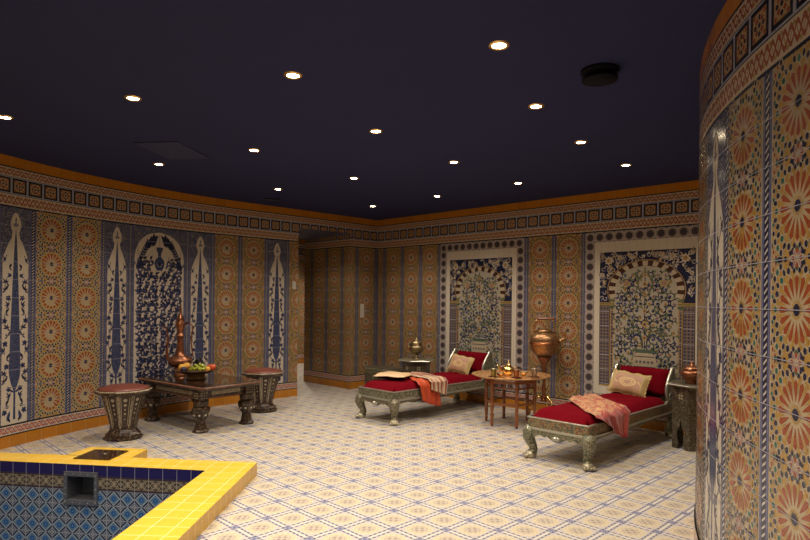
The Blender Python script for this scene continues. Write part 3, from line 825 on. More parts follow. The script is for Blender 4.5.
# --- wall behind the camera
path_front = lambda s: (-4.6 + s, -1.6)
w = Wall(path_front, 1); w.rect(0, 19, .63, 6.63, 'glaze_yellow', step=5); w.cornice(0, 19); w.plinth(0, 19); struct(w.mb, 'wall_front')

# --- pool
mb = MB()
def ring(outer, inner, z0, z1):
    n = len(outer)
    for i in range(n):
        j = (i + 1) % n
        mb.face([(*outer[i], z1), (*outer[j], z1), (*inner[j], z1), (*inner[i], z1)], 'coping_tile')
        L = math.dist(outer[i], outer[j])
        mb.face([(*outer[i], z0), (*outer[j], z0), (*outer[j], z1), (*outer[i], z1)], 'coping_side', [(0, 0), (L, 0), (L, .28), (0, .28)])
ring(PO_, PI_, 0, RIMZ)
BUMP = [(-2.80, 5.000), (-2.742, 5.262), (-2.22, 5.205), (-2.233, 4.93)]
for i in range(4):
    j = (i + 1) % 4
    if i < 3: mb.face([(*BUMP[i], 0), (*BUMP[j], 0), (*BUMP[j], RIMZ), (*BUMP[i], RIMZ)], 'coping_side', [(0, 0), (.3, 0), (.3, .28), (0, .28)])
mb.face([(*p, RIMZ) for p in BUMP], 'coping_tile')
struct(mb, 'pool_coping')
mb = MB(); DEEP = -1.25
def lerp(a, b, t): return (a[0] + (b[0] - a[0]) * t, a[1] + (b[1] - a[1]) * t)
# opening of the skimmer in the back wall
SK0, SK1, SZ0, SZ1 = -2.635, -2.41, -.172, .012
tA = (SK1 - PI_[0][0]) / (PI_[1][0] - PI_[0][0]); tB = (SK0 - PI_[0][0]) / (PI_[1][0] - PI_[0][0])
def pool_wall(p, q, segs):
    L = math.dist(p, q)
    for t0, t1, cuts in segs:
        for z1, z0, m_, v1, v0 in ((RIMZ - .002, .022, 'pool_navy', 1, 0), (.022, -.092, 'pool_border', 1, 0), (-.092, DEEP, 'pool_tile', 0, (DEEP + .092) / .115)):
            parts = [(z1, z0)]
            if cuts:
                parts = []
                if z1 > cuts[1]: parts.append((z1, max(z0, cuts[1])))
                if z0 < cuts[0]: parts.append((min(z1, cuts[0]), z0))
            for a1, a0 in parts:
                if a1 - a0 < 1e-4: continue
                f = lambda z: v0 + (v1 - v0) * (z - z0) / (z1 - z0)
                P0, P1 = lerp(p, q, t0), lerp(p, q, t1)
                mb.face([(*P0, a0), (*P1, a0), (*P1, a1), (*P0, a1)], m_, [(t0 * L / .115, f(a0)), (t1 * L / .115, f(a0)), (t1 * L / .115, f(a1)), (t0 * L / .115, f(a1))])
pool_wall(PI_[0], PI_[1], [(0, tA, None), (tA, tB, (SZ0, SZ1)), (tB, 1, None)])
for i in (1, 2, 3): pool_wall(PI_[i], PI_[(i + 1) % 4], [(0, 1, None)])
mb.face([(*p, DEEP) for p in PI_], 'pool_tile', [(p[0] / .115, p[1] / .115) for p in PI_])
struct(mb, 'pool_basin')
# skimmer: steel frame flush on the pool wall with its recessed box
ang_p = math.atan2(PI_[0][1] - PI_[1][1], PI_[0][0] - PI_[1][0])
pc = lerp(PI_[0], PI_[1], (tA + tB) / 2)
t = thing('pool_skimmer', 'grey steel skimmer box set in the blue tiled pool wall', 'pool skimmer', (pc[0], pc[1], -.08), ang_p)
mb = MB(); hw, hh = .113, .092; ow, oh = .143, .13
for c_, s_ in (((0, -.008, (hh + oh) / 2), (2 * ow, .014, oh - hh)), ((0, -.008, -(hh + oh) / 2), (2 * ow, .014, oh - hh)),
               (((hw + ow) / 2, -.008, 0), (ow - hw, .014, 2 * hh)), ((-(hw + ow) / 2, -.008, 0), (ow - hw, .014, 2 * hh))): mb.box(c_, s_, 'steel', bev=.002)
for k in range(5):
    for sg in (-1, 1):
        mb.ball(((-1 + k * .5) * .128, -.016, sg * .111), .005, 'silver_trim', 8, 5); mb.ball((sg * .128, -.016, (-1 + k * .5) * .1), .005, 'silver_trim', 8, 5)
mb.build('frame', t)
mb = MB(); D_ = .17
for q in ([(-hw, 0, -hh), (hw, 0, -hh), (hw, D_, -hh), (-hw, D_, -hh)], [(-hw, 0, hh), (hw, 0, hh), (hw, D_, hh), (-hw, D_, hh)],
          [(-hw, 0, -hh), (-hw, D_, -hh), (-hw, D_, hh), (-hw, 0, hh)], [(hw, 0, -hh), (hw, D_, -hh), (hw, D_, hh), (hw, 0, hh)], [(-hw, D_, -hh), (hw, D_, -hh), (hw, D_, hh), (-hw, D_, hh)]):
    mb.face(q, 'steel'); 
mb.build('box', t, weld=False)
mb = MB(); cx, cy = -2.51, 4.985
mb.prism([(-2.676 - cx, 4.865 - cy), (-2.367 - cx, 4.83 - cy), (-2.345 - cx, 5.12 - cy), (-2.648 - cx, 5.15 - cy)], 0, .008, 'glossy_top')
t = thing('skimmer_lid', 'dark glossy square lid set in the yellow pool coping', 'lid', (cx, cy, RIMZ)); mb.build('plate', t)
mb = MB(); mb.lathe([(.012, 0), (.012, .004), (.002, .006)], 'silver_trim', (.02, .02, .008), 10); mb.build('grip', t)

# --- ceiling fittings
def downlight():
    t = thing('downlight', '', 'ceiling light')
    mb = MB(); mb.lathe([(.036, -.001), (.040, -.008), (.052, -.008), (.056, 0)], 'gold_ring', n=24, cap=False); mb.build('ring', t)
    mb = MB(); mb.lathe([(.036, -.003), (.001, -.003)], 'lamp_glow', n=20, cap=False); mb.build('bulb', t)
    return t
SPOTS = [(.466, 3.064, 'large ceiling spot at the top, nearest of the row towards the right', 1), (-.668, 3.505, 'ceiling spot left of the topmost one, bright against the navy ceiling', 1),
         (-1.80, 3.94, 'ceiling spot in the upper left, second from the left edge of the photo', 1), (-2.94, 4.389, 'ceiling spot cut close to the left edge of the photo', 1),
         (.863, 4.016, 'ceiling spot second along the line running from the topmost spot to the curved wall', 1), (-.239, 4.652, 'ceiling spot in the middle of the ceiling, left of the photo centre', 1),
         (-1.345, 5.289, 'ceiling spot right of the ceiling hatch, level with its far edge', 1), (-2.427, 5.885, 'ceiling spot just below the ceiling hatch, above the arch panel', 1),
         (1.427, 4.91, 'ceiling spot third along the line running towards the curved wall', 1), (.449, 5.668, 'ceiling spot above the first daybed and the tea table', 1),
         (-.563, 6.466, 'ceiling spot near the photo centre, over the end of the left wall', 1), (-1.53, 7.163, 'ceiling spot beside the small dark vent near the left cornice', 1),
         (2.092, 5.717, 'ceiling spot nearest the curved right wall, above the second daybed', 1), (1.238, 6.645, 'ceiling spot over the brass kettle, near the back cornice', 1),
         (.388, 7.53, 'ceiling spot above the first framed picture near the back cornice', 1), (-.461, 8.391, 'farthest ceiling spot, nearest the inner corner of the room', 1)]
proto = None
LK = 1.
def lamp(x, y, e=1., parent=None, z=CEIL - .03):
    l = bpy.data.lights.new('downlight_lamp', 'SPOT'); l.energy = 77. * e * LK; l.color = (1., .855, .69)
    l.spot_size = math.radians(128); l.spot_blend = .95; l.shadow_soft_size = .035
    o = bpy.data.objects.new('downlight_lamp', l); C.objects.link(o)
    if parent: o.parent = parent; o.location = (0, 0, -.03)
    else: o.location = (x, y, z)
for i, (x, y, lab, e) in enumerate(SPOTS):
    if proto is None: proto = t = downlight(); t.location = (x, y, CEIL)
    else: t = dup(proto, (x, y, CEIL), 0)
    t['label'] = lab; t['group'] = 'ceiling spots'
    SPOTS[i] = (x, y, t, e)
for x, y, t, e in SPOTS: lamp(x, y, e, t)
# more of the same fittings overhead and behind the camera, outside the picture
for x, y in ((.10, 2.08), (-1.05, 2.35), (-2.2, 2.65), (-3.3, 3.0), (-.2, 1.05), (-1.4, 1.2), (-2.6, 1.4), (.0, .0), (-1.3, 0.), (-2.6, 0.)):
    lamp(x, y, 1.25)
lamp(-2.2, 12.0, 3.2); lamp(-1.62, 9.2, .22, z=7.23 * S - .03); lamp(3.4, 5.3, .4)
mb = MB(); mb.lathe([(.105, 0), (.105, -.018), (.080, -.022), (.078, -.045), (.098, -.048), (.098, -.060), (.02, -.064)], 'dark_plastic', n=32)
t = thing('smoke_detector', 'round black ceiling detector right of the topmost spot', 'detector', (1.085, 3.38, CEIL)); mb.build('housing', t)
mb = MB(); mb.box((0, 0, -.004), (.40, .60, .008), 'hatch_paint', bev=.002)
o = tag(mb.build('ceiling_hatch'), 'faint rectangular access hatch painted like the navy ceiling', 'hatch'); o.location = (-2.07, 5.34, CEIL); o.rotation_euler = (0, 0, math.radians(-8))
t = thing('ceiling_vent', 'small dark slotted vent in the ceiling above the left wall', 'vent', (-1.75, 7.88, CEIL), math.radians(20))
mb = MB(); mb.box((0, 0, -.005), (.20, .10, .01), 'dark_plastic'); mb.build('frame', t)
mb = MB()
for k in range(3): mb.box((0, -.03 + k * .03, -.013), (.18, .008, .006), 'steel_dark')
mb.build('grille', t)
def switch(path, s, z, side, lab, wdt=.06, h=.11):
    x, y = path(s); n = nrm(path, s, side); t = thing('wall_switch', lab, 'switch', (x + n[0] * .004, y + n[1] * .004, z), math.atan2(n[1], n[0]) - PI / 2)
    mb = MB(); mb.box((0, .005, 0), (wdt, .010, h), 'white_plastic', bev=.002); mb.build('plate', t)
    mb = MB(); mb.box((0, .013, 0), (wdt * .55, .006, h * .5), 'white_plastic', bev=.001); mb.build('rocker', t)
switch(path_left, .97 * S, 1.24, 1, 'pale double switch plate on the rosette wall left of the chest', .08, .22)
switch(path_left, 4.83 * S, 1.62, 1, 'small white switch at the end of the left wall beside the passage')

# ================================================================ FURNITURE
U = math.radians(45)
def cabriole(mb, x, y, dx, dy, top, m_leg, m_paw):
    """curved leg with a lion paw, sweeping out towards (dx, dy)"""
    d = Vector((dx, dy, 0)).normalized()
    prof = [(top, .020, .060), (.235, .044, .064), (.195, .052, .058), (.155, .038, .048), (.115, .016, .040), (.08, .004, .037), (.055, .012, .042), (.03, .028, .046)]
    pts = [Vector((x, y, 0)) + d * o + Vector((0, 0, z)) for z, o, r in prof]
    mb.tube(pts, [r for z, o, r in prof], m_leg, n=12)
    s = Vector((-d.y, d.x, 0))
    c = Vector((x, y, 0)) + d * .035
    mb.lathe([(.046, 0), (.054, .014), (.052, .038), (.036, .058), (.001, .064)], m_paw, tuple(c), 14)
    for k in range(4):
        p = c + s * ((k - 1.5) * .026) + d * .038
        mb.tube([p - d * .02 + Vector((0, 0, .034)), p + d * .006 + Vector((0, 0, .024)), p + d * .020 + Vector((0, 0, .012))], [.013, .0145, .012], m_paw, n=8)
def daybed(name, lab, loc, frame_mat, leg_mat='leg_inlay'):
    t = thing(name, lab, 'daybed', loc, U); W = .30; L = 1.84
    # seat rail box
    mb = MB(); mb.box((L / 2, 0, .328), (L, 2 * W, .092), frame_mat, bev=.004)
    mb.box((L / 2, 0, .275), (L + .03, 2 * W + .03, .020), 'silver_trim', bev=.006); mb.box((L / 2, 0, .372), (L + .015, 2 * W + .015, .010), 'silver_trim', bev=.003)
    mb.build('frame', t)
    # serpentine aprons
    def apron(name_, length, horiz):
        mb = MB(); pts = []; n = 40
        for k in range(n + 1):
            q = -1 + 2 * k / n; a = abs(q)
            drop = .035 + .045 * max(0, cos(q * PI * 1.3)) ** 1.0 * (a < .39) + .018 * abs(sin(q * PI * 3.2)) * (a >= .39) + (.035 * ((a - .75) / .25) if a > .75 else 0)
            pts.append((q * length / 2, .266 - drop))
        return [(-length / 2, .268)] + pts + [(length / 2, .268)]
    mb = MB(); pl = apron('', 2 * W - .06, 0)
    mb.prism(pl, -.008, .014, 'leg_inlay', axis='x'); mb.lathe([(.030, -.012), (.034, .0), (.02, .012), (.001, .016)], 'silver_trim', n=12, lobes=6, lobe=.15)
    mb2 = MB(); mb2.prism(pl, -.008, .014, leg_mat, axis='x')
    # scallop shell
    for k in range(-3, 4):
        a = -PI / 2 + k * .36
        mb2.tube([(-.012, 0, .236), (-.020, .030 * cos(a), .236 + .030 * sin(a)), (-.014, .052 * cos(a), .236 + .046 * sin(a))], [.005, .010, .006], 'silver_trim', n=8)
    mb2.build('front_apron', t)
    for sg in (-1, 1):
        mb = MB(); pl2 = apron('', L - .25, 0); pl2 = [(a + L / 2, .268 - (.268 - b) * .45) for a, b in pl2]
        mb.prism(pl2, sg * (W - .010) - .008, sg * (W - .010) + .008, leg_mat, axis='y'); mb.build('side_apron', t)
    for fx, fy in ((.05, -.262), (.05, .262), (L - .06, -.262), (L - .06, .262)):
        mb = MB(); cabriole(mb, fx, fy, -1 if fx < 1 else 1, -1 if fy < 0 else 1, .270, leg_mat, 'paw_silver'); mb.build('leg', t)
    # mattress
    mb = MB(); n = 26; k_ = 12
    P = []
    x0, x1, wy = .015, 1.70, W - .012
    for i in range(n + 1):
        row = []
        for j in range(k_ + 1):
            a, b = -1 + 2 * i / n, -1 + 2 * j / k_
            ed = (1 - a ** 12) * (1 - b ** 10)
            z = .378 + .066 * max(0, ed) ** .4 + .005 * sin(a * 9 + b * 3) * ed
            row.append(((x0 + x1) / 2 + a * (x1 - x0) / 2, b * wy, z))
        P.append(row)
    mb.grid(P, 'red_velvet'); mb.face([(x0, -wy, .378), (x1, -wy, .378), (x1, wy, .378), (x0, wy, .378)], 'red_velvet'); mb.build('mattress', t)
    # head: two scrolled side boards, back board and the reclining velvet cushion
    def curve(k):        # front edge of the scroll, going up
        return (1.66 + .10 * k ** 2.2 - .045 * sin(k * PI) + .03 * (1 - k) ** 4, .375 + .33 * k)
    for sg in (-1, 1):
        mb = MB(); fr = [curve(k / 10) for k in range(11)]; tip = fr[-1]
        crest = [(tip[0] + .035 + .035 * cos(a), tip[1] - .002 + .035 * sin(a)) for a in (2.4, 1.8, 1.2, .6, 0, -.6)]
        bk = [(1.86, .60), (1.885, .50), (1.88, .42), (1.84, .372)]
        poly = [(1.60, .372)] + fr[1:] + crest + bk
        mb.prism(poly, sg * .300 - .012, sg * .300 + .012, 'shell_inlay', axis='y')
        mb.tube([(x, sg * .300, z) for x, z in fr + crest + bk], .015, 'silver_trim', n=8)
        # little inward scroll on the arm
        sp = [(1.70 + .05 * cos(a) * (1 - a / 9), sg * .317, .44 + .05 * sin(a) * (1 - a / 9)) for a in [k * .55 for k in range(10)]]
        mb.tube(sp, .007, 'silver_trim', n=6)
        mb.build('side_scroll', t)
    mb = MB(); mb.prism([(1.76, .38), (1.815, .70), (1.85, .69), (1.88, .52), (1.85, .38)], -.288, .288, 'shell_inlay', axis='y'); mb.build('back_board', t)
    mb = MB(); P = []
    for i in range(13):
        row = []
        for j in range(13):
            a, b = -1 + i / 6, -1 + j / 6; ed = max(0, (1 - a ** 8) * (1 - b ** 8)) ** .4
            h = .44 + (.715 - .44) * (i / 12); x = 1.73 + .085 * (i / 12) - .075 * ed
            row.append((x, b * .275, h))
        P.append(row)
    mb.grid(P, 'red_velvet'); mb.prism([(1.73, .44), (1.81, .715), (1.83, .71), (1.76, .44)], -.275, .275, 'red_velvet', axis='y'); mb.build('back_cushion', t)
    return t
B1 = Vector((-.33, 7.0, 0)); B2 = Vector((1.344, 5.26, 0))
daybed('daybed', 'silver inlaid daybed with red velvet mattress, farther one under striped and orange throws', B1, 'shell_inlay', 'leg_inlay_grey')
daybed('daybed', 'painted inlaid daybed with red velvet mattress, nearer one beside the curved wall', B2, 'painted_inlay')
def loc2w(B, x, y, z=0): return (B.x + x * cos(U) - y * sin(U), B.y + x * sin(U) + y * cos(U), z)

def pillow_mesh(w, h, th, m, n=14, seed=1, fringe=None):
    """upright pillow in its own x (width) z (height) plane, y thickness; returns MB"""
    mb = MB(); rnd = random.Random(seed)
    for sg in (-1, 1):
        P = []
        for i in range(n + 1):
            row = []
            for j in range(n + 1):
                a, b = -1 + 2 * i / n, -1 + 2 * j / n
                e = max(0, (1 - a ** 4) * (1 - b ** 4)) ** .6
                k = 1 - .06 * (1 - b * b) * a * a; q = 1 - .06 * (1 - a * a) * b * b
                row.append((a * w * k, sg * (th * e + .002) + .004 * sin(a * 7 + seed) * e, h + b * h * q + .006 * sin(a * 9 + seed)))
            P.append(row)
        mb.grid(P, m, uv=lambda u, v: (2 * u - 1, (2 * v - 1)), flip=sg > 0)
    if fringe:
        pts = [(-1, -1), (1, -1), (1, 1), (-1, 1)]
        for i in range(4):
            p, q = pts[i], pts[(i + 1) % 4]; L_ = []
            for k in range(19):
                t_ = k / 18; a, b = p[0] + (q[0] - p[0]) * t_, p[1] + (q[1] - p[1]) * t_
                L_.append((a * w * (1 - .06 * (1 - b * b) * a * a) + .004 * sin(k * 2.1), .004 * sin(k * 1.7), h + b * h * (1 - .06 * (1 - a * a) * b * b) + .006 * sin(a * 9 + seed)))
            mb.tube(L_, [.006 + .003 * (k % 2) for k in range(19)], fringe, n=6)
    return mb
def put(o, loc, rx, rz, ry=0.): o.location = loc; o.rotation_euler = (rx, ry, rz); return o
mb = pillow_mesh(.185, .125, .055, 'pillow_satin', seed=2, fringe='gold_fringe'); o = mb.build('pillow')
tag(o, 'gold embroidered pillow leaning on the back cushion of the farther daybed', 'pillow', 'gold pillows'); put(o, loc2w(B1, 1.50, .03, .447), math.radians(-28), U - PI / 2, math.radians(6))
mb = pillow_mesh(.205, .125, .055, 'pillow_satin', seed=5, fringe='gold_fringe'); o = mb.build('pillow')
tag(o, 'gold embroidered pillow with a medallion leaning on the nearer daybed by the curved wall', 'pillow', 'gold pillows'); put(o, loc2w(B2, 1.49, .07, .447), math.radians(-28), U - PI / 2, math.radians(6))
# flat cushion at the foot of the first daybed: gold top over a dark velvet body
t = thing('flat_cushion', 'flat gold topped cushion lying on the foot end of the farther daybed', 'cushion', loc2w(B1, .40, .13, .448), U - PI / 2 + .5)
mb = MB(); P = []
for sg, m_, zz, k2 in ((1, 'gold_satin', .050, 1.0), (-1, 'dark_velvet', .048, .88)):
    P = []
    for i in range(15):
        row = []
        for j in range(15):
            a, b = -1 + i / 7, -1 + j / 7; e = max(0, (1 - a ** 4) * (1 - b ** 4)) ** .5
            row.append((a * .20 * k2 * (1 + .02 * sin(b * 11)), b * .17 * k2 * (1 + .02 * sin(a * 13)), zz + sg * .040 * e * (.75 if sg > 0 else 1.1) + .004 * sin(a * 5 + b * 4)))
        P.append(row)
    mb = MB(); mb.grid(P, m_, flip=sg < 0)
    mb.build('cover' if sg > 0 else 'body', t)

# throws: cloth laid over the seat and hanging down the near side
def throw(name, lab, B, far, near, hang, m, wrinkle=.008, th=.006, seed=0, lift=.0, mattress_z=.446, out=0., tip=None, group=None, nx=26):
    """far, near: (x0, x1, y) in daybed coordinates; hang: (x0, x1, z) of the hem"""
    rows = []; ns = 15; nh = 13
    def zed(x, y):
        ey = max(0, 1 - (y / (.30 - .012)) ** 10) ** .3
        return .378 + .086 * ey
    for i in range(nx + 1):
        a = i / nx; row = []
        for j in range(ns):
            q = j / (ns - 1); x0 = far[0] + (near[0] - far[0]) * q; x1 = far[1] + (near[1] - far[1]) * q
            y = far[2] + (-.278 - far[2]) * q; x = x0 + (x1 - x0) * a
            w = sin(a * 23 + q * 4 + seed) * .6 + sin(a * 11 - q * 7 + seed * 2) * .5 + sin(q * 15 + a * 5) * .25
            row.append((x, y, mattress_z + lift + th + wrinkle * (w + 1.3)))
        z0 = row[-1][2]
        for k, (yy, zz) in enumerate(((-.300 - out * .5, -.006), (-.318 - out * .8, -.03))): row.append((near[0] + (near[1] - near[0]) * a, yy, z0 + zz))
        zb = hang[2] + (tip(a) if tip else 0)
        for j in range(1, nh):
            q = j / (nh - 1); x = (near[0] + (near[1] - near[0]) * a) * (1 - q) + (hang[0] + (hang[1] - hang[0]) * a) * q
            w = sin(a * 26 + q * 2 + seed) * .6 + sin(a * 12 + seed) * .6
            row.append((x, -.330 - out - wrinkle * 1.1 * (w + 1.2) * (.6 + q), (z0 - .03) * (1 - q) + zb * q))
        rows.append(row)
    mb = MB(); mb.grid(rows, m)
    o = mb.build(name); o.location = B; o.rotation_euler = (0, 0, U)
    md = o.modifiers.new('thickness', 'SOLIDIFY'); md.thickness = th * .7; md.offset = -1
    return tag(o, lab, 'throw', group)
throw('orange_throw', 'orange red silk throw hanging low over the side of the farther daybed', B1, (.62, .78, .10), (.38, .72, 0), (.42, .76, .14), 'orange_silk', .010, seed=1, tip=lambda a: .10 * (1 - a) ** 1.5)
throw('striped_throw', 'red and cream striped throw draped across the farther daybed', B1, (.66, .94, .26), (.56, .86, 0), (.56, .82, .265), 'striped_silk', .008, seed=3, lift=.022, out=.034, tip=lambda a: .09 * (1 - a))
throw('flowered_throw', 'gold and crimson flowered throw draped across the nearer daybed', B2, (.66, 1.14, .29), (.10, .70, 0), (.34, .62, .130), 'flower_silk', .012, seed=2, tip=lambda a: .20 * (1 - a) ** 1.3 + .09 * a ** 3, nx=34)

# stools
def stool(lab, loc, rz):
    t = thing('octagonal_stool', lab, 'stool', loc, rz, 'inlaid stools by the low table')
    n = 10; R0 = PI / n
    mb = MB(); mb.lathe([(.185, 0), (.188, .02), (.165, .028), (.168, .05), (.140, .075), (.125, .10), (.128, .115)], 'carved_dark', flat_n=n, rot=R0); mb.build('base', t)
    mb = MB(); mb.lathe([(.118, .112), (.150, .26), (.205, .44), (.215, .455)], 'dark_wood', flat_n=n, rot=R0); mb.build('body', t)
    for k in range(n):
        a = 2 * PI * k / n + R0; b = 2 * PI * (k + 1) / n + R0
        mb = MB()
        def on(t0, z, off):   # point on the panel face
            f = (z - .112) / (.44 - .112); r = .118 + (.205 - .118) * (f ** 1.25 * .9 + f * .1) + off
            p, q = (r * cos(a), r * sin(a)), (r * cos(b), r * sin(b)); return (p[0] + (q[0] - p[0]) * t0, p[1] + (q[1] - p[1]) * t0, z)
        def strip(t0, t1, z0, z1, off, m_):
            for i in range(6):
                za, zb_ = z0 + (z1 - z0) * i / 6, z0 + (z1 - z0) * (i + 1) / 6
                mb.face([on(t0, za, off), on(t1, za, off), on(t1, zb_, off), on(t0, zb_, off)], m_)
        strip(-.10, .10, .115, .452, .008, 'bone_inlay')
        mb.build('inlay_rib', t, weld=False)
        mb = MB(); strip(.16, .20, .14, .44, .006, 'bone'); strip(.80, .84, .14, .44, .006, 'bone')
        for z, r in ((.405, .017), (.355, .013), (.31, .008), (.265, .010), (.21, .006)):
            ps = []
            for j in range(8): ps.append(on(.5 + r * cos(PI * j / 4) / .11, z + r * sin(PI * j / 4), .007))
            mb.face(ps, 'bone')
        mb.build('inlay_motif', t, weld=False)
    mb = MB(); mb.lathe([(.222, .448), (.262, .462), (.268, .485), (.255, .497), (.24, .498)], 'carved_dark', flat_n=n, rot=R0)
    mb.lathe([(.268, .485), (.270, .491), (.262, .498)], 'bone_inlay', flat_n=n, rot=R0, cap=False); mb.build('seat_rim', t)
    mb = MB(); mb.lathe([(.244, .492), (.238, .508), (.17, .528), (.08, .536), (.001, .538)], 'leather_red', n=40); mb.build('seat_pad', t)
stool('inlaid wooden stool with red leather seat left of the low table', (-2.83, 6.06, 0), .2)
stool('inlaid wooden stool with red leather seat at the right end of the low table', (-1.79, 7.60, 0), .1)

# low table
TC = (-2.345, 6.875, 0); TA = math.radians(-37.5); TZ = .50
t = thing('coffee_table', 'low dark carved wooden table with glossy top and vase shaped legs', 'table', TC, TA)
mb = MB(); hx, hy = .65, .39
def rrect(hx, hy, r, n=5):
    out = []
    for cx_, cy_, a in ((hx - r, hy - r, 0), (-hx + r, hy - r, PI / 2), (-hx + r, -hy + r, PI), (hx - r, -hy + r, 1.5 * PI)):
        for k in range(n): q = a + PI / 2 * k / (n - 1); out.append((cx_ + r * cos(q), cy_ + r * sin(q)))
    return out
ro = rrect(hx, hy, .06); P = [[(a * k, b * k2, z) for a, b in ro] for k, k2, z in ((.93, .90, TZ - .055), (.97, .955, TZ - .05), (.985, .98, TZ - .03), (1, 1, TZ - .026), (1, 1, TZ - .012), (.99, .985, TZ - .004))]
mb.grid(P, 'carved_dark', closed_v=True, smooth=False); mb.face([(a * .93, b * .9, TZ - .055) for a, b in ro], 'dark_wood')
# rope moulding round the edge
for i in range(len(ro)):
    p, q = ro[i], ro[(i + 1) % len(ro)]; L = math.dist(p, q); n = max(1, int(L / .022))
    for k in range(n):
        f = (k + .5) / n; mb.ball((p[0] + (q[0] - p[0]) * f, p[1] + (q[1] - p[1]) * f, TZ - .019), .0105, 'mid_wood', 6, 4)
mb.build('top_edge', t)
mb = MB(); mb.prism([(a * .975, b * .965) for a, b in ro], TZ - .006, TZ, 'glossy_top'); mb.build('tabletop', t)
LX, LY = .475, .295
mb = MB()
for sy in (-1, 1): mb.box((0, sy * LY, TZ - .098), (2 * LX, .05, .088), 'carved_dark', bev=.003); mb.box((0, sy * (LY + .026), TZ - .098), (2 * LX - .24, .006, .040), 'bone_inlay', bev=.002); mb.box((0, sy * LY, TZ - .146), (2 * LX, .058, .012), 'mid_wood', bev=.003)
for sx in (-1, 1): mb.box((sx * LX, 0, TZ - .098), (.05, 2 * LY, .088), 'carved_dark', bev=.003); mb.box((sx * (LX + .026), 0, TZ - .098), (.006, 2 * LY - .22, .040), 'bone_inlay', bev=.002); mb.box((sx * LX, 0, TZ - .146), (.058, 2 * LY, .012), 'mid_wood', bev=.003)
mb.build('apron', t)
for sx in (-1, 1):
    for sy in (-1, 1):
        mb = MB(); c_ = (sx * LX, sy * LY, 0)
        mb.box((sx * LX, sy * LY, TZ - .110), (.115, .115, .115), 'carved_dark', bev=.008)
        for ax in (0, 1):
            for i in (-1, 0, 1):
                for j in (-1, 0, 1):
                    o_ = [0, 0, TZ - .110 + j * .026]; o_[ax] = sx * LX + i * .028 if ax == 0 else sy * LY + i * .028
                    if ax == 0: mb.ball((o_[0], sy * (LY + .058), o_[2]), .0065, 'bone', 6, 4)
                    else: mb.ball((sx * (LX + .058), o_[1], o_[2]), .0065, 'bone', 6, 4)
        mb.lathe([(.082, 0), (.086, .02), (.066, .035), (.062, .06), (.052, .10), (.050, .125), (.074, .16), (.092, .20), (.100, .235), (.092, .262), (.066, .272), (.078, .286), (.08, .332)], 'carved_dark', c_, flat_n=8, rot=PI / 8)
        for k in range(8):
            a = PI / 4 * k + PI / 8 + PI / 8; mb.ball((c_[0] + .079 * cos(a), c_[1] + .079 * sin(a), .188), .013, 'bone', 6, 4)
        mb.build('leg', t)
def on_table(x, y): return (TC[0] + x * cos(TA) - y * sin(TA), TC[1] + x * sin(TA) + y * cos(TA), TZ)
# copper ewer
t = thing('copper_ewer', 'tall copper ewer with long spout and curved handle on the low table', 'ewer', (-2.655, 7.10, TZ), math.radians(5))
K = 1.0
mb = MB(); mb.lathe([(.072, 0), (.074, .012), (.058, .02), (.060, .036), (.045, .045), (.036, .075), (.045, .09), (.10, .108), (.132, .14), (.138, .175), (.120, .21), (.072, .232), (.052, .25), (.046, .30), (.036, .40),
    (.036, .455), (.052, .462), (.052, .474), (.038, .48), (.036, .52), (.048, .56), (.056, .60), (.052, .63), (.040, .645), (.042, .652)], 'engraved_copper', n=36); mb.build('body', t)
mb = MB(); mb.lathe([(.044, .652), (.046, .662), (.034, .69), (.018, .725), (.010, .745), (.017, .757), (.010, .772), (.016, .79), (.006, .81), (.010, .83), (.004, .85), (.001, .875)], 'copper', n=24); mb.build('lid', t)
mb = MB(); mb.tube([(-.10, 0, .16), (-.145, 0, .20), (-.150, 0, .30), (-.142, 0, .42), (-.150, 0, .52), (-.172, 0, .575), (-.20, 0, .59), (-.215, 0, .575)], [.022, .018, .013, .0105, .009, .009, .009, .008], 'copper', n=10)
mb.tube([(-.035, 0, .47), (-.142, 0, .44)], .004, 'copper', n=6); mb.build('spout', t)
mb = MB(); mb.tube([(.046, 0, .61), (.10, 0, .625), (.135, 0, .60), (.142, 0, .55), (.130, 0, .47), (.128, 0, .38), (.138, 0, .30), (.145, 0, .25), (.13, 0, .215), (.112, 0, .205)], .0075, 'copper', n=8)
mb.ball((.142, 0, .56), .014, 'copper', 8, 6); mb.build('handle', t)
# fruit bowl
FB = (-2.36, 6.80, TZ)
t = thing('fruit_bowl', 'dark metal footed bowl filled with fruit on the low table', 'bowl', FB)
mb = MB(); mb.lathe([(.10, 0), (.108, .008), (.10, .02), (.098, .05), (.11, .062)], 'bronze', n=32); mb.build('foot', t)
mb = MB(); mb.lathe([(.02, .055), (.10, .060), (.17, .076), (.215, .098), (.248, .108), (.250, .113), (.215, .106), (.165, .086), (.10, .070), (.001, .066)], 'engraved_copper' if False else 'bronze', n=40, cap=False)
mb.build('dish', t)
def fruit(name, lab, cat, x, y, z, r, m_, group=None, stemz=True):
    t = thing(name, lab, cat, (FB[0] + x, FB[1] + y, FB[2] + z), 0, group)
    mb = MB(); mb.lathe([(.15 * r, -.86 * r), (.6 * r, -.8 * r), (.92 * r, -.4 * r), (r, .05 * r), (.88 * r, .55 * r), (.5 * r, .86 * r), (.18 * r, .88 * r), (.001, .74 * r)], m_, n=18); mb.build('flesh', t)
    mb = MB(); mb.tube([(0, 0, .72 * r), (.002, 0, .95 * r), (.006, 0, 1.12 * r)], .002, 'stem', n=6); mb.build('stalk', t)
fruit('peach', 'yellow orange peach at the left side of the fruit bowl', 'peach', -.145, -.03, .132, .044, 'peach')
fruit('peach', 'orange peach behind the left fruit in the bowl, under the ewer', 'peach', -.135, .08, .136, .044, 'peach')
fruit('plum', 'dark blue plum at the front of the fruit bowl', 'plum', -.100, -.105, .116, .036, 'plum')
fruit('apple', 'red apple at the right side of the fruit bowl', 'apple', .190, -.01, .138, .038, 'apple')
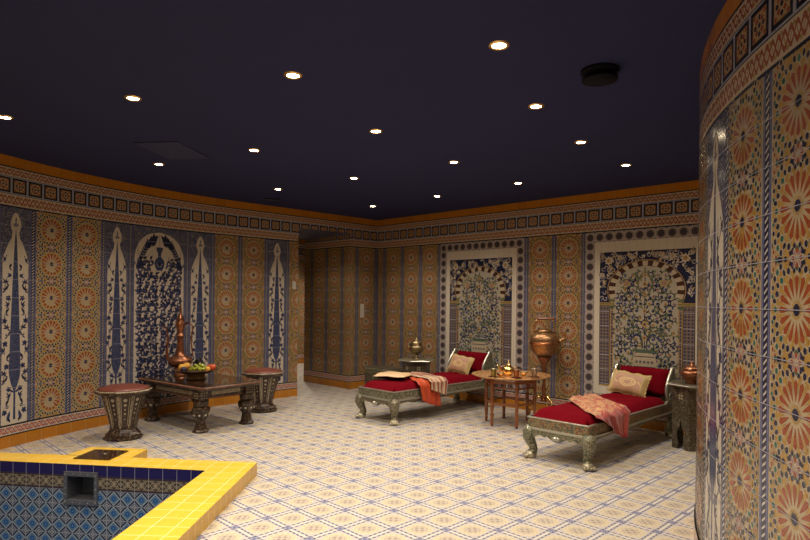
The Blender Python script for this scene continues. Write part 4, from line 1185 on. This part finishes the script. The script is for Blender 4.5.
fruit('apple', 'red apple towards the back right of the fruit bowl', 'apple', .125, .09, .125, .036, 'apple')
fruit('peach', 'small peach at the front right beside the green grapes', 'peach', .165, -.10, .126, .030, 'peach')
def grapes(name, lab, cx, cy, n, m_, rx, ry, h, z0, seed):
    rnd = random.Random(seed); t = thing(name, lab, 'grapes', (FB[0] + cx, FB[1] + cy, FB[2] + z0), 0)
    mb = MB()
    for k in range(n):
        a, r = rnd.uniform(0, 2 * PI), math.sqrt(rnd.uniform(0, 1)); x, y = rx * r * cos(a), ry * r * sin(a)
        mb.ball((x, y, .012 + h * (1 - r * r) * rnd.uniform(.2, 1)), rnd.uniform(.011, .0145), m_, 10, 6)
    mb.build('berries', t)
    mb = MB(); mb.tube([(0, 0, h * .7), (.01, .005, h + .02), (.03, .01, h + .035)], .003, 'stem', n=6); mb.build('stalk', t)
grapes('grape_bunch', 'bunch of green grapes spread across the middle of the fruit bowl', .050, -.060, 100, 'grape_green', .100, .048, .070, .102, 1)
grapes('grape_bunch', 'bunch of black grapes on top at the back of the fruit bowl', .015, .050, 80, 'grape_black', .080, .040, .130, .105, 2)

# tea table: folding leg stand, brass tray and what stands on it
TT = (1.245, 7.0)
t = thing('folding_stand', 'folding stand of six turned reddish wooden legs under the brass tray', 'table stand', (TT[0] - .01, TT[1] - .02, 0))
HZ = .538; RL = .285; ps = []
for k in range(6):
    a = math.radians(-85 + 60 * k); p = (RL * cos(a), RL * sin(a)); ps.append(p)
    mb = MB(); mb.lathe([(.012, 0), (.017, .02), (.020, .05), (.013, .065), (.018, .085), (.021, .14), (.014, .165), (.020, .18), (.021, .33), (.014, .345), (.020, .36), (.022, .42), (.016, .44), (.021, .46), (.021, HZ)], 'leg_wood', (*p, 0), n=12); mb.build('leg', t)
for k in range(6):
    p, q = ps[k], ps[(k + 1) % 6]; m_ = ((p[0] + q[0]) / 2, (p[1] + q[1]) / 2); a = math.atan2(q[1] - p[1], q[0] - p[0]); L = math.dist(p, q)
    mb = MB(); mb.box((*m_, .255), (L, .016, .026), 'leg_wood', a, .003); mb.build('stretcher', t)
    mb = MB(); mb.box((*m_, HZ - .035), (L, .018, .035), 'leg_wood', a, .003)
    for j in (-1, 0, 1): mb.tube([(m_[0] + j * .06 * cos(a), m_[1] + j * .06 * sin(a), .44), (m_[0] + j * .06 * cos(a), m_[1] + j * .06 * sin(a), .51)], .006, 'leg_wood', n=6)
    mb.box((*m_, .435), (L, .014, .018), 'leg_wood', a, .002)
    mb.build('rail', t)
t = thing('brass_tray', 'large round engraved brass tray with scalloped rim on the folding stand', 'tray', (TT[0], TT[1], HZ))
mb = MB(); mb.lathe([(.001, .0), (.36, 0), (.40, .006), (.435, .022), (.452, .026), (.455, .030), (.435, .030), (.398, .012), (.36, .006), (.001, .006)], 'tray_metal', n=96, cap=False, lobes=16, lobe=.012); mb.build('dish', t)
TRZ = HZ + .0065
def cup(lab, x, y, m_, r=.036, h=.095):
    t = thing('tea_glass', lab, 'cup', (TT[0] + x, TT[1] + y, TRZ + .008), 0, 'cups on the brass tray')
    mb = MB(); mb.lathe([(r * .72, 0), (r * .76, .006), (r * .80, h * .3), (r * .9, h * .7), (r * 1.02, h), (r * .95, h), (r * .82, h * .7), (r * .7, .01), (.001, .008)], m_, n=24); mb.build('bowl', t)
    mb = MB(); mb.lathe([(r * 1.02, h - .006), (r * 1.07, h - .003), (r * 1.07, h + .001), (r * .97, h + .002)], 'silver_trim', n=24, cap=False); mb.build('rim_band', t)
def saucer(lab, x, y, m_='copper', r=.062):
    t = thing('saucer', lab, 'saucer', (TT[0] + x, TT[1] + y, TRZ), 0, 'saucers on the brass tray')
    mb = MB(); mb.lathe([(.001, 0), (r * .6, 0), (r, .007), (r * 1.01, .009), (r * .6, .004), (.001, .0035)], m_, n=28, cap=False); mb.build('dish', t)
saucer('copper saucer under the olive cup on the left', -.22, -.12); cup('dark olive tea glass at the left of the tray', -.22, -.12, 'olive_glass')
saucer('copper saucer under the front copper cup', .035, -.17); cup('engraved copper cup at the front of the tray', .035, -.17, 'engraved_copper')
saucer('copper saucer under the pewter cup on the right', .25, -.10, r=.068); cup('grey pewter cup at the right of the tray', .25, -.10, 'pewter', .037, .10)
saucer('copper saucer under the rear copper cup', -.07, .22); cup('copper cup standing at the back of the tray, left of the teapot', -.07, .22, 'engraved_copper', .036, .09)
t = thing('teapot', 'small rounded brass teapot in the middle of the tray', 'teapot', (TT[0] - .02, TT[1] + .05, TRZ), math.radians(170))
mb = MB(); mb.lathe([(.04, 0), (.044, .006), (.036, .014), (.062, .03), (.074, .055), (.070, .085), (.045, .108), (.030, .115)], 'brass', n=28); mb.build('body', t)
mb = MB(); mb.lathe([(.036, .113), (.038, .118), (.028, .135), (.010, .150), (.006, .158), (.011, .166), (.008, .176), (.001, .182)], 'brass', n=20); mb.build('lid', t)
mb = MB(); mb.tube([(.062, 0, .045), (.095, 0, .06), (.108, 0, .09), (.125, 0, .118), (.138, 0, .122)], [.015, .011, .008, .007, .006], 'brass', n=10); mb.build('spout', t)
mb = MB(); mb.tube([(-.058, 0, .095), (-.095, 0, .10), (-.112, 0, .08), (-.10, 0, .05), (-.068, 0, .035)], .006, 'brass', n=8); mb.build('handle', t)
for x, y, lab in ((-.135, -.08, 'small gold bowl left of the teapot on the tray'), (.155, .03, 'small gold bowl right of the teapot on the tray')):
    t = thing('sugar_bowl', lab, 'bowl', (TT[0] + x, TT[1] + y, TRZ))
    mb = MB(); mb.lathe([(.022, 0), (.024, .004), (.016, .010), (.036, .022), (.046, .040), (.048, .048), (.044, .048), (.032, .026), (.001, .020)], 'brass', n=24); mb.build('dish', t)
    mb = MB()
    for k in range(8): mb.ball((.028 * cos(k * .8), .028 * sin(k * .8), .040 + .004 * (k % 2)), .008, 'bone', 6, 4)
    mb.ball((0, 0, .044), .011, 'bone', 8, 5); mb.build('sugar_lump', t)['kind'] = 'stuff'

# big brass kettle on its pedestal, by the back wall
KP = (1.72, 7.38)
t = thing('brass_kettle', 'large engraved brass kettle with bail handle, held up on the tripod stand behind the tray', 'kettle', (KP[0], KP[1], .745), math.radians(-20))
mb = MB(); mb.lathe([(.05, 0), (.10, .012), (.145, .05), (.172, .11), (.178, .155), (.182, .165), (.176, .18), (.178, .20), (.165, .245), (.13, .285), (.10, .298), (.092, .305)], 'engraved_brass', n=40)
mb.lathe([(.180, .155), (.188, .163), (.188, .172), (.180, .180)], 'copper', n=40, cap=False); mb.build('body', t)
mb = MB(); mb.lathe([(.098, .303), (.10, .312), (.085, .33), (.05, .345), (.02, .352), (.012, .365), (.02, .378), (.008, .39), (.001, .40)], 'engraved_brass', n=32); mb.build('lid', t)
mb = MB(); mb.tube([(-.115, 0, .285), (-.12, 0, .34), (-.112, 0, .42), (-.095, 0, .455)], .011, 'brass', n=8); mb.tube([(.115, 0, .285), (.12, 0, .34), (.112, 0, .42), (.095, 0, .455)], .011, 'brass', n=8)
mb.tube([(-.125, 0, .462), (-.11, 0, .468), (-.06, 0, .462), (0, 0, .466), (.06, 0, .462), (.11, 0, .468), (.125, 0, .462)], [.010, .018, .016, .018, .016, .018, .010], 'mid_wood', n=10); mb.build('handle', t)
mb = MB(); mb.tube([(.165, 0, .195), (.20, 0, .20), (.235, 0, .215), (.25, 0, .235)], [.03, .026, .024, .026], 'engraved_brass', n=12); mb.tube([(.235, 0, .21), (.246, 0, .28), (.262, 0, .345), (.268, 0, .37)], [.014, .009, .007, .010], 'brass', n=8); mb.build('spout', t)
t = thing('kettle_stand', 'slender brass pedestal with tripod feet carrying the big kettle', 'stand', (KP[0], KP[1], 0))
mb = MB(); mb.lathe([(.030, .19), (.045, .205), (.025, .225), (.018, .26), (.022, .31), (.034, .34), (.022, .37), (.016, .43), (.018, .50), (.028, .54), (.020, .57), (.024, .62), (.05, .68), (.085, .725), (.088, .744), (.07, .745)], 'engraved_copper', n=20); mb.build('column', t)
for k in range(3):
    a = math.radians(-60 + 120 * k); ca, sa = cos(a), sin(a)
    mb = MB(); mb.tube([(.02 * ca, .02 * sa, .24), (.07 * ca, .07 * sa, .255), (.13 * ca, .13 * sa, .20), (.16 * ca, .16 * sa, .11), (.175 * ca, .175 * sa, .04), (.20 * ca, .20 * sa, .012)], [.016, .018, .015, .013, .012, .014], 'brass', n=8); mb.build('leg', t)

# hexagonal side tables with pointed arches
def side_table(lab, loc, rz, r, rt, h, m_top, m_body, n=6):
    t = thing('hexagonal_side_table', lab, 'side table', loc, rz)
    mb = MB(); mb.lathe([(rt * .9, h - .030), (rt, h - .022), (rt, h - .006), (rt * .97, h)], m_top, flat_n=n)
    mb.lathe([(rt * 1.0, h - .022), (rt * 1.02, h - .014), (rt * 1.0, h - .006)], 'silver_trim' if m_top != 'carved_dark' else 'bone_inlay', flat_n=n, cap=False); mb.build('tabletop', t)
    mb = MB(); mb.lathe([(r * .97, h - .055), (rt * .86, h - .035), (rt * .86, h - .028)], m_body, flat_n=n); mb.build('cornice', t)
    for k in range(n):
        a, b = 2 * PI * k / n, 2 * PI * (k + 1) / n; p, q = Vector((r * cos(a), r * sin(a), 0)), Vector((r * cos(b), r * sin(b), 0)); d = (q - p); L = d.length; d.normalize(); nn = Vector((d.y, -d.x, 0)); th_ = .014
        arch = [(.30 * L, 0), (.36 * L, .05 * h / .6), (.30 * L, .10 * h / .6), (.27 * L, .15 * h / .6), (.36 * L, .20 * h / .6), (.42 * L, .19 * h / .6), (.5 * L, .27 * h / .6), (.58 * L, .19 * h / .6), (.64 * L, .20 * h / .6), (.73 * L, .15 * h / .6), (.70 * L, .10 * h / .6), (.64 * L, .05 * h / .6), (.70 * L, 0)]
        Hh = h - .05
        mb = MB()
        # panel as left post, right post and head above the arch
        def quad(pts): 
            A = [p + d * x + Vector((0, 0, z)) for x, z in pts]; B_ = [v - nn * th_ for v in A]
            mb.face(A, m_body); mb.face(list(reversed(B_)), m_body)
            for i in range(len(A)): j = (i + 1) % len(A); mb.face([A[j], A[i], B_[i], B_[j]], m_body)
        quad([(0, 0)] + arch + [(L, 0), (L, Hh), (0, Hh)])
        for gx in (-1, 1):
            for gz in (-1, 1):
                c_ = p + d * (L / 2 + gx * .014) + Vector((0, 0, h * .80 + gz * .014)) + nn * .001
                mb.face([c_ + d * x + Vector((0, 0, z)) for x, z in ((-.009, -.009), (.009, -.009), (.009, .009), (-.009, .009))], 'bone')
        mb.build('side_panel', t, weld=False)
    return t
side_table('dark carved hexagonal side table half hidden behind the curved wall', (2.845, 5.90, 0), math.radians(-5), .20, .245, .635, 'carved_grey', 'carved_grey')
side_table('inlaid hexagonal side table with the urn, behind the farther daybed', (.17, 8.52, 0), math.radians(10), .20, .262, .585, 'shell_inlay', 'carved_grey')
t = thing('inlaid_chest', 'low inlaid chest standing near the room corner behind the farther daybed', 'chest', loc2w(Vector((-.617, 9.02, 0)), 0, 0), U - PI / 2)
cw, cd, chh = .60, .36, .42
mb = MB(); mb.box((cw / 2, cd / 2, .21), (cw - .03, cd - .03, .34), 'shell_inlay', bev=.004)
for i in range(3): mb.box((.11 + i * .19, .012, .22), (.15, .012, .22), 'carved_grey', bev=.003)
mb.build('body', t)
mb = MB(); mb.box((cw / 2, cd / 2, .395), (cw, cd, .03), 'shell_inlay', bev=.005); mb.box((cw / 2, cd / 2, .415), (cw - .04, cd - .04, .014), 'carved_grey', bev=.004); mb.build('lid', t)
for i in (0, 1):
    for j in (0, 1): mb = MB(); mb.lathe([(.02, 0), (.03, .012), (.024, .03), (.03, .045)], 'carved_dark', (.05 + i * (cw - .1), .05 + j * (cd - .1), 0), 12); mb.build('foot', t)
# urn and pot
t = thing('brass_urn', 'lidded brass urn with a bulging body on the hexagonal side table', 'urn', (.17, 8.52, .585), .5)
mb = MB(); mb.lathe([(.055, 0), (.058, .01), (.04, .02), (.022, .05), (.028, .065), (.07, .09), (.102, .13), (.108, .155), (.095, .18), (.07, .198), (.082, .205), (.085, .215)], 'urn_brass', n=28); mb.build('body', t)
mb = MB(); mb.lathe([(.084, .214), (.075, .235), (.045, .255), (.03, .262), (.034, .272), (.02, .285), (.008, .292), (.012, .302), (.001, .312)], 'urn_brass', n=24); mb.build('lid', t)
for sg in (-1, 1): mb = MB(); mb.tube([(sg * .10, 0, .17), (sg * .125, 0, .175), (sg * .125, 0, .145), (sg * .10, 0, .135)], .006, 'brass', n=6); mb.build('handle', t)
t = thing('copper_pot', 'round lidded copper pot on the dark side table by the curved wall', 'pot', (2.82, 5.88, .635), .3)
mb = MB(); mb.lathe([(.055, 0), (.06, .01), (.05, .018), (.085, .05), (.108, .09), (.110, .105), (.095, .125), (.08, .13)], 'engraved_copper', n=30); mb.build('body', t)
mb = MB(); mb.lathe([(.086, .129), (.088, .136), (.07, .16), (.035, .178), (.012, .185), (.018, .198), (.010, .21), (.001, .215)], 'engraved_copper', n=26); mb.build('lid', t)

# ================================================================ CAMERA, WORLD, VIEW
cam = bpy.data.cameras.new('camera'); co = bpy.data.objects.new('camera', cam); C.objects.link(co)
cam.sensor_width = 36.; cam.lens = 600. / 810. * 36.; cam.shift_y = (299.7 - 270) / 810.; cam.clip_start = .02
co.matrix_world = Matrix.Translation((0, 0, EYE)) @ Matrix.Rotation(PI / 2, 4, 'X') @ Matrix.Rotation(.0105, 4, 'Z')
SC.camera = co
wd = bpy.data.worlds.new('world'); SC.world = wd; wd.use_nodes = True
wd.node_tree.nodes['Background'].inputs[0].default_value = (0, 0, 0, 1)
wd.node_tree.nodes['Background'].inputs[1].default_value = 0
SC.view_settings.view_transform = 'Standard'; SC.view_settings.look = 'None'; SC.view_settings.gamma = 1; SC.view_settings.exposure = 0.
